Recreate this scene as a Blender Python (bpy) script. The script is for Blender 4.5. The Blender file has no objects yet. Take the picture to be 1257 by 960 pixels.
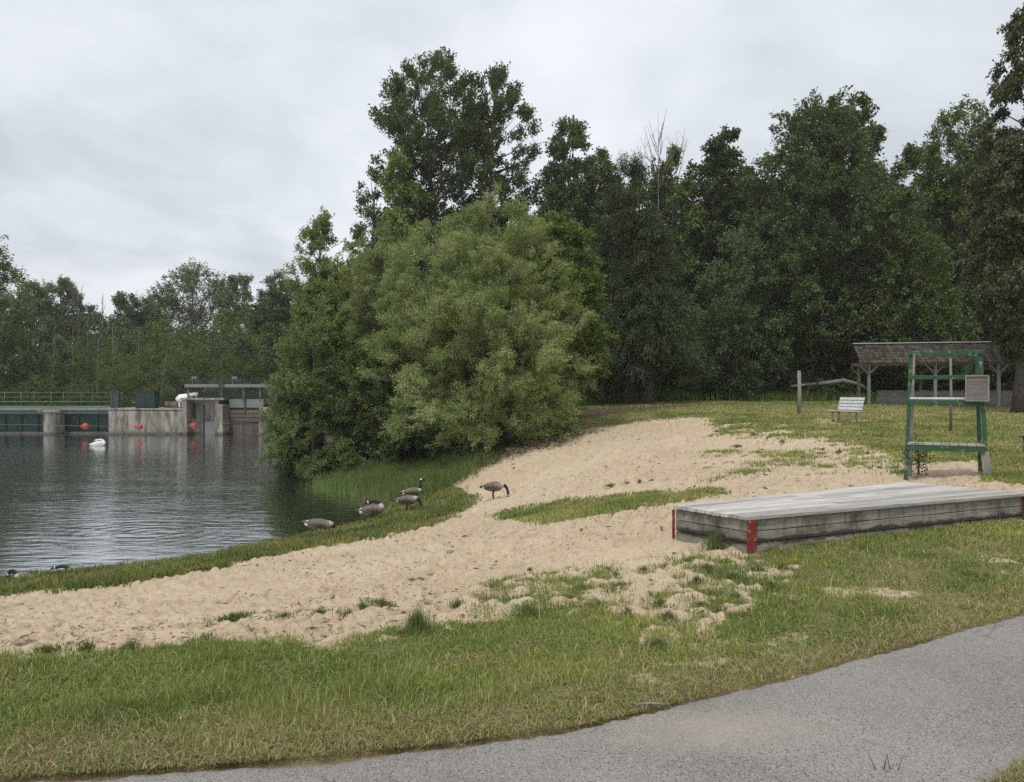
import bpy, math, random
import numpy as np
from mathutils import Vector

random.seed(7)
RNG = np.random.default_rng(7)
S = bpy.context.scene
COL = S.collection
F, CX, CY, EYE = 980.0, 628.5, 480.0, 1.6      # photo focal length / centre in photo pixels, eye height
WZ = -1.9                                       # lake level (path = 0)

# ------------------------------------------------------------------ helpers
def tag(o, label=None, cat=None, group=None, kind=None):
    if label: o['label'] = label
    if cat: o['category'] = cat
    if group: o['group'] = group
    if kind: o['kind'] = kind
    return o

def empty(name, loc, rz=0.0):
    o = bpy.data.objects.new(name, None); COL.objects.link(o)
    o.location = loc; o.rotation_euler = (0, 0, rz); o.empty_display_size = .3
    return o

def link(name, me, mat=None, parent=None):
    o = bpy.data.objects.new(name, me); COL.objects.link(o)
    if mat and not me.materials: me.materials.append(mat)
    if parent: o.parent = parent
    return o

def mesh_np(name, V, faces, sizes, attrs=None, smooth=False):
    """V (n,3); faces flat index array; sizes per polygon"""
    me = bpy.data.meshes.new(name)
    V = np.ascontiguousarray(V, dtype=np.float32); faces = np.asarray(faces, dtype=np.int32).ravel()
    sizes = np.asarray(sizes, dtype=np.int32)
    me.vertices.add(len(V)); me.vertices.foreach_set('co', V.ravel())
    me.loops.add(len(faces)); me.loops.foreach_set('vertex_index', faces)
    me.polygons.add(len(sizes))
    st = np.zeros(len(sizes), dtype=np.int32); st[1:] = np.cumsum(sizes)[:-1]
    me.polygons.foreach_set('loop_start', st)
    if smooth: me.polygons.foreach_set('use_smooth', np.ones(len(sizes), dtype=bool))
    for n, (dom, typ, data) in (attrs or {}).items():
        a = me.attributes.new(n, typ, dom)
        a.data.foreach_set('color' if typ == 'FLOAT_COLOR' else 'value', np.asarray(data, dtype=np.float32).ravel())
    me.update(calc_edges=True)
    return me

class MB:
    """collects primitives into one mesh"""
    def __init__(s): s.v = []; s.f = []; s.r = []; s.c = []; s.smooth = []
    def add(s, vs, fs, r=None, col=None, smooth=False):
        b = len(s.v); s.v += [tuple(v) for v in vs]
        r = random.random() if r is None else r
        for f in fs:
            s.f.append([b + i for i in f]); s.r.append(r); s.c.append(col or (1, 1, 1)); s.smooth.append(smooth)
    def hexa(s, p, r=None):      # 8 points: bottom 0-3 ccw, top 4-7
        s.add(p, [(3, 2, 1, 0), (4, 5, 6, 7), (0, 1, 5, 4), (1, 2, 6, 5), (2, 3, 7, 6), (3, 0, 4, 7)], r)
    def box(s, x0, y0, z0, x1, y1, z1, r=None):
        s.hexa([(x0, y0, z0), (x1, y0, z0), (x1, y1, z0), (x0, y1, z0), (x0, y0, z1), (x1, y0, z1), (x1, y1, z1), (x0, y1, z1)], r)
    def bar(s, p0, p1, w, h, up=(0, 0, 1), r=None):
        p0, p1 = Vector(p0), Vector(p1); d = (p1 - p0).normalized(); up = Vector(up)
        if abs(d.dot(up)) > .98: up = Vector((0, 1, 0))
        sx = d.cross(up).normalized() * (w / 2); u = sx.cross(d).normalized() * (h / 2)
        q = [p0 - sx - u, p0 + sx - u, p1 + sx - u, p1 - sx - u, p0 - sx + u, p0 + sx + u, p1 + sx + u, p1 - sx + u]
        s.hexa(q, r)
    def tube(s, pts, rad, n=8, r=None, cap=True, smooth=True, sq=(1, 1), cols=None):
        pts = [Vector(p) for p in pts]; rings = []
        rad = rad if hasattr(rad, '__len__') else [rad] * len(pts)
        u = None; vs = []
        for i, p in enumerate(pts):
            d = (pts[min(i + 1, len(pts) - 1)] - pts[max(i - 1, 0)]).normalized()
            if u is None:
                a = Vector((0, 0, 1)) if abs(d.z) < .9 else Vector((0, 1, 0))
                u = (a - d * a.dot(d)).normalized()
            else: u = (u - d * u.dot(d)).normalized()
            w = d.cross(u)
            for k in range(n):
                a = 2 * math.pi * k / n
                vs.append(p + u * (math.cos(a) * rad[i] * sq[0]) + w * (math.sin(a) * rad[i] * sq[1]))
        r = random.random() if r is None else r
        for i in range(len(pts) - 1):
            fs = [(i * n + k, i * n + (k + 1) % n, (i + 1) * n + (k + 1) % n, (i + 1) * n + k) for k in range(n)]
            if i == 0: first = len(s.v); s.v += [tuple(v) for v in vs]
            for f in fs:
                s.f.append([first + j for j in f]); s.r.append(r); s.c.append(cols[i] if cols else (1, 1, 1)); s.smooth.append(smooth)
        if cap:
            m = (len(pts) - 1) * n
            s.f.append([first + k for k in range(n)][::-1]); s.r.append(r); s.c.append(cols[0] if cols else (1, 1, 1)); s.smooth.append(False)
            s.f.append([first + m + k for k in range(n)]); s.r.append(r); s.c.append(cols[-1] if cols else (1, 1, 1)); s.smooth.append(False)
    def build(s, name, mat, parent=None, bevel=0):
        me = bpy.data.meshes.new(name); me.from_pydata(s.v, [], s.f)
        me.polygons.foreach_set('use_smooth', s.smooth)
        me.attributes.new('rnd', 'FLOAT', 'FACE').data.foreach_set('value', s.r)
        ca = me.attributes.new('col', 'FLOAT_COLOR', 'FACE')
        ca.data.foreach_set('color', np.array([(*c, 1) for c in s.c], dtype=np.float32).ravel())
        me.update(); o = link(name, me, mat, parent)
        if bevel:
            b = o.modifiers.new('b', 'BEVEL'); b.width = bevel; b.segments = 2; b.limit_method = 'ANGLE'
        return o

# ------------------------------------------------------------------ noise
_tab = RNG.random(256).astype(np.float32); _prm = RNG.permutation(256)
def vnoise(x, y, seed=0):
    xi = np.floor(x).astype(np.int64); yi = np.floor(y).astype(np.int64)
    fx = x - xi; fy = y - yi; fx = fx * fx * (3 - 2 * fx); fy = fy * fy * (3 - 2 * fy)
    def h(a, b): return _tab[_prm[(a + _prm[(b + seed * 37) & 255]) & 255]]
    return (h(xi, yi) * (1 - fx) + h(xi + 1, yi) * fx) * (1 - fy) + (h(xi, yi + 1) * (1 - fx) + h(xi + 1, yi + 1) * fx) * fy
def fbm(x, y, oct=4, seed=0):
    a = 0; s = 0; w = .5
    for o in range(oct):
        a = a + w * vnoise(x * 2 ** o + o * 17.3, y * 2 ** o - o * 9.1, seed + o); s += w; w *= .5
    return a / s                                    # 0..1, mean .5
def smooth(a, b, x):
    t = np.clip((x - a) / (b - a), 0, 1); return t * t * (3 - 2 * t)

# ------------------------------------------------------------------ terrain height
def P(px, py, z):
    Y = (EYE - z) * F / (py - CY); return ((px - CX) / F * Y, Y, z)
CP = [P(*a) for a in [
    (0, 955, 0), (300, 935, 0), (628, 895, 0), (960, 822, 0), (1257, 752, 0), (1257, 950, 0), (628, 1100, 0),
    (0, 860, -.03), (0, 805, -.06), (200, 800, -.08), (400, 785, -.08), (628, 770, -.05), (628, 735, -.14),
    (918, 680, 0), (830, 662, 0), (1110, 680, 0.02), (1257, 650, 0.03), (1112, 590, .05), (1210, 584, .2), (1257, 600, .13),
    (840, 602, -.1), (760, 640, -.15), (628, 680, -.5), (640, 640, -.75), (430, 690, -1.0), (200, 740, -1.0), (0, 760, -1.0), (500, 720, -.55),
    (603, 613, -1.3), (720, 590, -.55), (560, 650, -1.2),
    # shoreline
    (-120, 732, -1.9), (0, 712, -1.9), (80, 703, -1.9), (200, 690, -1.9), (300, 673, -1.9), (390, 655, -1.9), (450, 640, -1.9), (478, 622, -1.9), (470, 612, -1.9), (430, 605, -1.9), (390, 600, -2.08), (350, 590, -2.05),
    # bank top
    (-120, 752, -1.62), (0, 733, -1.6), (120, 717, -1.58), (230, 700, -1.55), (360, 676, -1.5), (440, 662, -1.45), (510, 648, -1.4), (520, 612, -1.62), (500, 592, -1.65),
    (560, 570, -1.1), (480, 575, -1.45), (610, 550, -.45), (660, 538, -.2), (720, 525, .1), (560, 600, -1.4),
    (850, 512, .55), (750, 515, .38), (1000, 530, .42), (1047, 519, .53), (1168, 531, .36), (1257, 545, .3),
    (700, 505, .65), (790, 495, .93), (1065, 497, .9), (980, 507, .76), (1248, 505, .7), (900, 490, 1.06), (1180, 497, .9), (640, 515, .2)]]
CP += [(-9, 4, -.35), (-14, 7, -1.4), (-4, 1, 0), (0, -4, 0), (6, -4, 0), (-6, -3, -.05), (8, 5, .05), (14, 12, .12), (22, 25, .45), (30, 45, 1.0),
       (-14, 22, -3), (-20, 30, -3), (-12, 30, -2.8), (-30, 45, -3.2), (-25, 55, -3.2), (-50, 50, -3.2), (-40, 30, -3.2), (-30, 15, -3), (-16, 40, -3), (-14.5, 33, -2.6), (-20, 50, -3), (-9, 22, -2.7), (-8.6, 29.3, -2.25), (-7.4, 28.6, -2.15), (-7.5, 26, -2.5), (-12, 17, -2.5), (-9.5, 27, -2.6), (-14, 15, -2.3),
       (-22, 62, -2.6), (-35, 62, -3), (-55, 62, -3), (-70, 55, -3), (-20, 74, -.6), (-35, 74, -.6), (-50, 74, -.6), (-70, 74, -.4),
       (-9, 35, -1.7), (-12, 45, -1.5), (-15, 58, -1.2), (-5, 38, -.6), (-6, 50, .2), (-14, 74, -.2), (-30, 100, -.3), (-60, 110, 0), (-100, 100, 0), (0, 60, .8), (20, 70, 1.3), (60, 70, 1.4), (50, 30, .9), (40, 0, .3), (-60, 0, -1.5), (-100, 40, -1.5),
       (0, -40, .2), (60, -40, .4), (-60, -40, -.6), (0, 200, .6), (200, 200, 1.5), (-200, 200, .5), (200, 0, .8), (-200, 0, 0), (0, -200, .3), (200, -200, .5), (-200, -200, 0), (0, 700, .6), (700, 0, 1), (-700, 0, 0), (0, -700, .5)]
CP = np.array(CP, dtype=np.float64)
def _k(d2): return np.sqrt(d2 + .5)
_n = len(CP)
_A = np.zeros((_n + 1, _n + 1)); _A[:_n, :_n] = _k(((CP[:, None, :2] - CP[None, :, :2]) ** 2).sum(-1)) - np.eye(_n) * .04
_A[:_n, _n] = 1; _A[_n, :_n] = 1
_W = np.linalg.solve(_A, np.append(CP[:, 2], 0))
def gz(x, y):
    x = np.asarray(x, dtype=np.float64); y = np.asarray(y, dtype=np.float64); sh = x.shape
    x = x.ravel(); y = y.ravel(); out = np.full(len(x), _W[_n])
    for i in range(0, len(x), 50000):
        xs = x[i:i + 50000, None]; ys = y[i:i + 50000, None]
        out[i:i + 50000] += _k((xs - CP[None, :, 0]) ** 2 + (ys - CP[None, :, 1]) ** 2) @ _W[:_n]
    return out.reshape(sh)
def z1(x, y): return float(gz(np.array([x]), np.array([y]))[0])
_T = np.concatenate([np.arange(2, 30, .05), np.arange(30, 140, .2)])
def pg(px, py, water=False):
    """point where the sight line through a photo pixel meets the ground (or the lake)"""
    X = (px - CX) / F * _T; Z = EYE - (py - CY) / F * _T
    g = gz(X, _T)
    if water: g = np.maximum(g, WZ)
    d = Z - g; i = np.argmax(d < 0)
    if i == 0: i = len(_T) - 1
    t = _T[i - 1] + (_T[i] - _T[i - 1]) * d[i - 1] / (d[i - 1] - d[i] + 1e-9)
    x = (px - CX) / F * t
    z = z1(x, t)
    return Vector((x, t, max(z, WZ) if water else z))

# masks, described by outlines that were read off the photograph and laid on the ground
SAND = [(-400, 800), (0, 732), (100, 721), (170, 713), (230, 701), (290, 691), (360, 677), (430, 665), (500, 653), (545, 640), (578, 621), (592, 611), (570, 603), (548, 592), (566, 583), (598, 571), (612, 560), (622, 549), (660, 539), (720, 526), (790, 517), (855, 511), (880, 513), (872, 521), (905, 527), (1000, 531), (1050, 546), (1095, 557), (1118, 566), (1200, 566), (1214, 572), (1206, 590), (1300, 598), (1300, 640), (1000, 655), (920, 684), (985, 690), (1000, 712), (930, 738), (900, 778), (820, 786), (740, 772), (640, 776), (560, 772), (480, 778), (400, 788), (300, 784), (200, 797), (100, 803), (0, 810), (-400, 880)]
STRIP = [(596, 634), (640, 623), (720, 613), (800, 605), (868, 602), (888, 606), (830, 618), (740, 631), (680, 641), (640, 640)]
DIRT = [(600, 556), (640, 526), (700, 499), (770, 496), (870, 497), (850, 501), (770, 507), (720, 515), (665, 531), (640, 545)]
DRY = [(820, 503), (900, 499), (1257, 499), (1257, 512), (1000, 511), (880, 509)]
PATCH1 = [(985, 724), (1060, 719), (1100, 727), (1070, 736), (1000, 733)]
PATCH2 = [(1205, 689), (1250, 687), (1262, 694), (1220, 697)]
PATCH3 = [(1000, 515), (1040, 511), (1062, 517), (1040, 524), (1000, 523)]
PATCH4 = [(860, 800), (990, 755), (1010, 770), (900, 812), (800, 830), (780, 815)]
def sdf(poly, px, py):
    """signed distance in photo pixels, >0 inside"""
    p = np.array(poly, dtype=np.float64); q = np.roll(p, -1, 0)
    d = np.full(px.shape, 1e9); ins = np.zeros(px.shape, bool)
    for (x0, y0), (x1, y1) in zip(p, q):
        ex, ey = x1 - x0, y1 - y0
        t = np.clip(((px - x0) * ex + (py - y0) * ey) / (ex * ex + ey * ey + 1e-9), 0, 1)
        d = np.minimum(d, np.hypot(px - x0 - t * ex, (py - y0 - t * ey) * 1.6))
        c = (y0 > py) != (y1 > py)
        ins ^= c & (px < (x1 - x0) * (py - y0) / (y1 - y0 + 1e-12) + x0)
    return np.where(ins, d, -d)
def masks(x, y, z):
    f = y > .8; ys = np.where(f, y, 1)
    px = CX + F * x / ys; py = CY + F * (EYE - z) / ys
    px = np.clip(px, -3000, 4000); py = np.clip(py, -100, 3000)
    sc = np.clip(60 / ys, 2.5, 12)
    n1 = (fbm(x * 1.6, y * 1.6, 4, 3) - .5) * 2; n2 = (fbm(x * 7, y * 7, 3, 9) - .5) * 2
    s = sdf(SAND, px, py)
    wob = (n1 * 1.6 + n2 * 1.2) * sc
    # loose, tufty border at the lower right of the sand
    loose = smooth(560, 700, px) * smooth(675, 700, py) * smooth(900, 800, py)
    far = smooth(840, 900, px) * smooth(565, 540, py)
    wob = wob * (1 + 1.6 * loose + 2.0 * far) - 6 * loose
    sand = smooth(-2.5, 2.5, s + wob)
    wide = 4 + 26 * loose + 20 * far + 6 * smooth(700, 780, py)
    soft = smooth(-wide, wide, s + wob * 1.2)
    n3 = fbm(x * 2.1 + 4, y * 2.1, 4, 27) * .6 + fbm(x * 7 + 1, y * 7, 3, 28) * .4
    k_ = 4 * soft * (1 - soft) * np.clip(loose + far + .5 * smooth(720, 780, py), 0, 1)
    soft = soft * (1 - k_) + k_ * smooth(.40, .62, soft * .45 + .27 + (n3 - .5) * 1.5)
    st = smooth(-2, 3, sdf(STRIP, px, py) + wob * .8)
    sand = sand * (1 - st); soft = soft * (1 - smooth(-6, 8, sdf(STRIP, px, py) + wob))
    for pt in (PATCH1, PATCH2, PATCH3):
        sand = np.maximum(sand, smooth(-3, 3, sdf(pt, px, py) + wob * .9)); soft = np.maximum(soft, .66 * smooth(-10, 8, sdf(pt, px, py) + wob * 1.6))
    sand = np.maximum(sand, .55 * smooth(0, 12, sdf(PATCH4, px, py) + wob * 1.5))
    soft = np.maximum(soft, .62 * smooth(-4, 14, sdf(PATCH4, px, py) + wob * 1.5)); soft = np.maximum(soft, .36 * smooth(.6, .74, fbm(x * 2.3 + 7, y * 2.3, 4, 26)) * (y < 9) * smooth(-1.5, .5, x))
    sand = np.where(f, sand, 0); soft = np.where(f, soft, 0)
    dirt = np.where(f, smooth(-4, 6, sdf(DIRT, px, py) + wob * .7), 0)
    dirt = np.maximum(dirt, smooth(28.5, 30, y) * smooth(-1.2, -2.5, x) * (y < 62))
    dry = np.where(f, smooth(-3, 4, sdf(DRY, px, py) + wob * .5), 0) * .8
    # dry fringe along the path
    e = path_edge(x); dpath = y - e
    dry = np.maximum(dry, smooth(.75, .1, dpath + n1 * .35) * f)
    dry = np.maximum(dry, smooth(.54, .70, fbm(x * .9 + 3, y * .9, 4, 21)) * .8 * ((x > -2) | (y < 12)))
    return sand, dirt, dry, soft
EDGE = np.array([P(px, py, 0)[:2] for px, py in [(-420, 985), (0, 955), (100, 950), (300, 936), (420, 925), (520, 915), (620, 904), (690, 895), (754, 882), (837, 861), (920, 843), (997, 823), (1071, 803), (1137, 785), (1171, 774), (1257, 752)]])
EDGE = np.vstack([[(-30, -14), (-12, -3.2)], EDGE, [(4.6, 6.25), (8, 8.2), (14, 11.9), (40, 28)]])
def path_edge(x): return np.interp(x, EDGE[:, 0], EDGE[:, 1])
NEAR = np.array([(-30, -18), (-12, -6.5), (-4, -.6), (-1, .9), (0.8, 2.35), (2.08, 3.36), (2.6, 3.72), (4, 4.55), (8, 6.7), (14, 10.3), (40, 26)], dtype=float)
def path_near(x): return np.interp(x, NEAR[:, 0], NEAR[:, 1])

# ------------------------------------------------------------------ materials
def mat(name):
    m = bpy.data.materials.new(name); m.use_nodes = True
    nt = m.node_tree; b = nt.nodes['Principled BSDF']
    return m, nt, b
def N(nt, t, **kw):
    n = nt.nodes.new(t)
    for k, v in kw.items():
        if k in n.inputs.keys() if isinstance(k, str) else False: n.inputs[k].default_value = v
        else: setattr(n, k, v)
    return n
def mixc(nt, fac, a, b, mode='MIX'):
    n = nt.nodes.new('ShaderNodeMix'); n.data_type = 'RGBA'; n.blend_type = mode; n.clamp_factor = True
    for sock, v in ((n.inputs[0], fac), (n.inputs[6], a), (n.inputs[7], b)):
        if hasattr(v, 'node'): nt.links.new(v, sock)
        elif isinstance(v, tuple): sock.default_value = (*v[:3], 1)
        else: sock.default_value = v
    return n.outputs[2]
def noise(nt, scale, detail=4, rough=.55, vec=None, dist=0):
    n = nt.nodes.new('ShaderNodeTexNoise'); n.inputs['Scale'].default_value = scale; n.inputs['Detail'].default_value = detail
    n.inputs['Roughness'].default_value = rough; n.inputs['Distortion'].default_value = dist
    if vec is not None: nt.links.new(vec, n.inputs['Vector'])
    return n.outputs['Fac']
def ramp(nt, fac, stops):
    n = nt.nodes.new('ShaderNodeValToRGB'); nt.links.new(fac, n.inputs[0]); cr = n.color_ramp
    while len(cr.elements) < len(stops): cr.elements.new(.5)
    for e, (p, c) in zip(cr.elements, stops):
        e.position = p; e.color = (*(c if isinstance(c, tuple) else (c, c, c)), 1)
    return n.outputs[0]
def math_(nt, op, a, b=None, c=None):
    n = nt.nodes.new('ShaderNodeMath'); n.operation = op
    for i, v in enumerate((a, b, c)):
        if v is None: continue
        if hasattr(v, 'node'): nt.links.new(v, n.inputs[i])
        else: n.inputs[i].default_value = v
    return n.outputs[0]
def objcoord(nt, scale=(1, 1, 1)):
    t = nt.nodes.new('ShaderNodeTexCoord'); m = nt.nodes.new('ShaderNodeMapping'); m.inputs['Scale'].default_value = scale
    nt.links.new(t.outputs['Object'], m.inputs['Vector']); return m.outputs[0]
def geocoord(nt, scale=(1, 1, 1)):
    t = nt.nodes.new('ShaderNodeNewGeometry'); m = nt.nodes.new('ShaderNodeMapping'); m.inputs['Scale'].default_value = scale
    nt.links.new(t.outputs['Position'], m.inputs['Vector']); return m.outputs[0]
def attr(nt, name, out='Fac'):
    n = nt.nodes.new('ShaderNodeAttribute'); n.attribute_name = name; return n.outputs[out]
def bump(nt, b, h, strength, dist):
    n = nt.nodes.new('ShaderNodeBump'); n.inputs['Strength'].default_value = strength; n.inputs['Distance'].default_value = dist
    nt.links.new(h, n.inputs['Height']); nt.links.new(n.outputs[0], b.inputs['Normal']); return n

def leaf_mat(name, c1, c2, trans=.3, rough=.55, spec=.25):
    m, nt, b = mat(name)
    r = attr(nt, 'rnd'); oi = nt.nodes.new('ShaderNodeObjectInfo')
    c = mixc(nt, r, c1, c2)
    hs = nt.nodes.new('ShaderNodeHueSaturation'); nt.links.new(c, hs.inputs['Color'])
    nt.links.new(math_(nt, 'MULTIPLY_ADD', oi.outputs['Random'], .4, .8), hs.inputs['Value'])
    nt.links.new(hs.outputs[0], b.inputs['Base Color'])
    b.inputs['Roughness'].default_value = rough; b.inputs['Specular IOR Level'].default_value = spec
    tr = nt.nodes.new('ShaderNodeBsdfTranslucent'); nt.links.new(mixc(nt, .5, hs.outputs[0], (.16, .2, .03)), tr.inputs['Color'])
    mx = nt.nodes.new('ShaderNodeMixShader'); mx.inputs[0].default_value = trans
    nt.links.new(b.outputs[0], mx.inputs[1]); nt.links.new(tr.outputs[0], mx.inputs[2])
    nt.links.new(mx.outputs[0], nt.nodes['Material Output'].inputs['Surface'])
    return m
def wood_mat(name, c1, c2, axis, dark=(.05, .045, .04), stain=.5, var=.5, rough=.85, stretch=False, rot=False):
    m, nt, b = mat(name)
    sc = [14, 14, 14]; sc[axis] = 1.2
    v = objcoord(nt, tuple(sc)); g = noise(nt, 3, 6, .65, v, .6)
    c = mixc(nt, ramp(nt, g, [(.3, 0.), (.7, 1.)]), c1, c2)
    c = mixc(nt, math_(nt, 'MULTIPLY', ramp(nt, noise(nt, 2.2, 6, .7, objcoord(nt, (.5, 5, 5) if stretch else (1, 1, 1))), [(.5, 0.), (.68, 1.)]), stain), c, dark)
    if rot:      # rotten seam between the two lower boards and mildew runs
        sx = nt.nodes.new('ShaderNodeSeparateXYZ'); nt.links.new(objcoord(nt), sx.inputs[0])
        dz_ = math_(nt, 'ABSOLUTE', math_(nt, 'SUBTRACT', sx.outputs[2], .125))
        rr_ = math_(nt, 'ADD', dz_, math_(nt, 'MULTIPLY', noise(nt, 3.5, 7, .75, objcoord(nt, (1, 1, 2))), -.16))
        c = mixc(nt, ramp(nt, rr_, [(-.085 + .1, 0.), (-.06 + .1, 0.)]) if False else ramp(nt, math_(nt, 'MULTIPLY', rr_, -10.), [(.35, 0.), (.6, .9)]), c, (.035, .03, .027))
        c = mixc(nt, ramp(nt, noise(nt, 2, 6, .7, objcoord(nt, (9, 9, 1.2))), [(.52, 0.), (.66, .6)]), c, (.075, .068, .058))
    tone = math_(nt, 'MULTIPLY_ADD', attr(nt, 'rnd'), var, 1 - var / 2)
    c = mixc(nt, 1., c, (1, 1, 1), 'MULTIPLY')
    hs = nt.nodes.new('ShaderNodeHueSaturation'); nt.links.new(c, hs.inputs['Color']); nt.links.new(tone, hs.inputs['Value'])
    nt.links.new(hs.outputs[0], b.inputs['Base Color']); b.inputs['Roughness'].default_value = rough
    b.inputs['Specular IOR Level'].default_value = .2
    bump(nt, b, g, .6, .01)
    return m
def paint_mat(name, c, worn=(.3, .28, .25), amt=.25, rough=.5, scale=9):
    m, nt, b = mat(name)
    n = noise(nt, scale, 6, .7, objcoord(nt)); k = ramp(nt, n, [(.62 - amt * .4, 0.), (.68 - amt * .4 + .02, 1.)])
    v = mixc(nt, noise(nt, 2.5, 4, .6, objcoord(nt)), tuple(x * .7 for x in c), tuple(min(1, x * 1.25) for x in c))
    nt.links.new(mixc(nt, k, v, worn), b.inputs['Base Color']); b.inputs['Roughness'].default_value = rough
    b.inputs['Specular IOR Level'].default_value = .3
    bump(nt, b, n, .25, .01)
    return m
def bark_mat(name, c1, c2):
    m, nt, b = mat(name); v = objcoord(nt, (6, 6, 1.2)); g = noise(nt, 2.5, 6, .65, v)
    nt.links.new(mixc(nt, ramp(nt, g, [(.35, 0.), (.65, 1.)]), c1, c2), b.inputs['Base Color']); b.inputs['Roughness'].default_value = .9
    bump(nt, b, g, .8, .05); return m
def concrete_mat(name, c):
    m, nt, b = mat(name)
    v = objcoord(nt, (1.2, 1.2, .25)); st = noise(nt, 2.2, 7, .7, v)
    k = mixc(nt, noise(nt, .8, 5, .6, objcoord(nt)), tuple(x * .75 for x in c), tuple(x * 1.2 for x in c))
    k = mixc(nt, ramp(nt, st, [(.42, 0.), (.60, .85)]), k, (.07, .062, .048))
    g = nt.nodes.new('ShaderNodeTexCoord'); sep = nt.nodes.new('ShaderNodeSeparateXYZ'); nt.links.new(g.outputs['Object'], sep.inputs[0])
    wet = ramp(nt, math_(nt, 'ADD', sep.outputs[2], math_(nt, 'MULTIPLY', st, .3)), [(.25, 1.), (.42, 0.)])   # slimy tide line at the waterline
    k = mixc(nt, math_(nt, 'MULTIPLY', wet, .75), k, (.03, .032, .025))
    nt.links.new(k, b.inputs['Base Color']); b.inputs['Roughness'].default_value = .85
    bump(nt, b, noise(nt, 12, 5, .6, objcoord(nt)), .3, .02); return m
def plain(name, c, rough=.6, metal=0.):
    m, nt, b = mat(name)
    k = mixc(nt, noise(nt, 6, 4, .6, objcoord(nt)), tuple(x * .75 for x in c), tuple(min(1, x * 1.2) for x in c))
    nt.links.new(k, b.inputs['Base Color']); b.inputs['Roughness'].default_value = rough; b.inputs['Metallic'].default_value = metal
    return m

M = {}
M['bark'] = bark_mat('bark', (.05, .04, .032), (.13, .11, .09))
M['bark_pale'] = bark_mat('bark_pale', (.14, .125, .11), (.3, .28, .25))
M['dead'] = bark_mat('dead_wood', (.13, .115, .1), (.26, .24, .21))
M['willow'] = leaf_mat('willow_leaf', (.17, .23, .062), (.37, .42, .185), .34)
M['bright'] = leaf_mat('bright_leaf', (.13, .21, .035), (.25, .33, .08), .35)
M['alder'] = leaf_mat('alder_leaf', (.14, .195, .045), (.29, .34, .12), .3)
M['shrub'] = leaf_mat('shore_shrub_leaf', (.07, .11, .03), (.155, .205, .07), .25)
M['poplar'] = leaf_mat('poplar_leaf', (.05, .08, .025), (.125, .165, .055), .25)
M['maple'] = leaf_mat('maple_leaf', (.062, .10, .03), (.14, .19, .062), .22)
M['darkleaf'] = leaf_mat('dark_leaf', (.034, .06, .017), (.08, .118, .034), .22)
M['midleaf'] = leaf_mat('mid_leaf', (.072, .115, .026), (.165, .215, .058), .25)
M['fir'] = leaf_mat('fir_needle', (.035, .056, .02), (.078, .105, .036), .1)
M['red'] = leaf_mat('reddish_leaf', (.045, .06, .022), (.10, .105, .045), .2)
M['farleaf'] = leaf_mat('far_leaf', (.10, .14, .058), (.205, .255, .115), .25)
M['silver'] = leaf_mat('silver_leaf', (.055, .10, .03), (.145, .19, .085), .2)
M['under'] = leaf_mat('underwood_leaf', (.055, .095, .02), (.145, .2, .045), .25)

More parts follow.
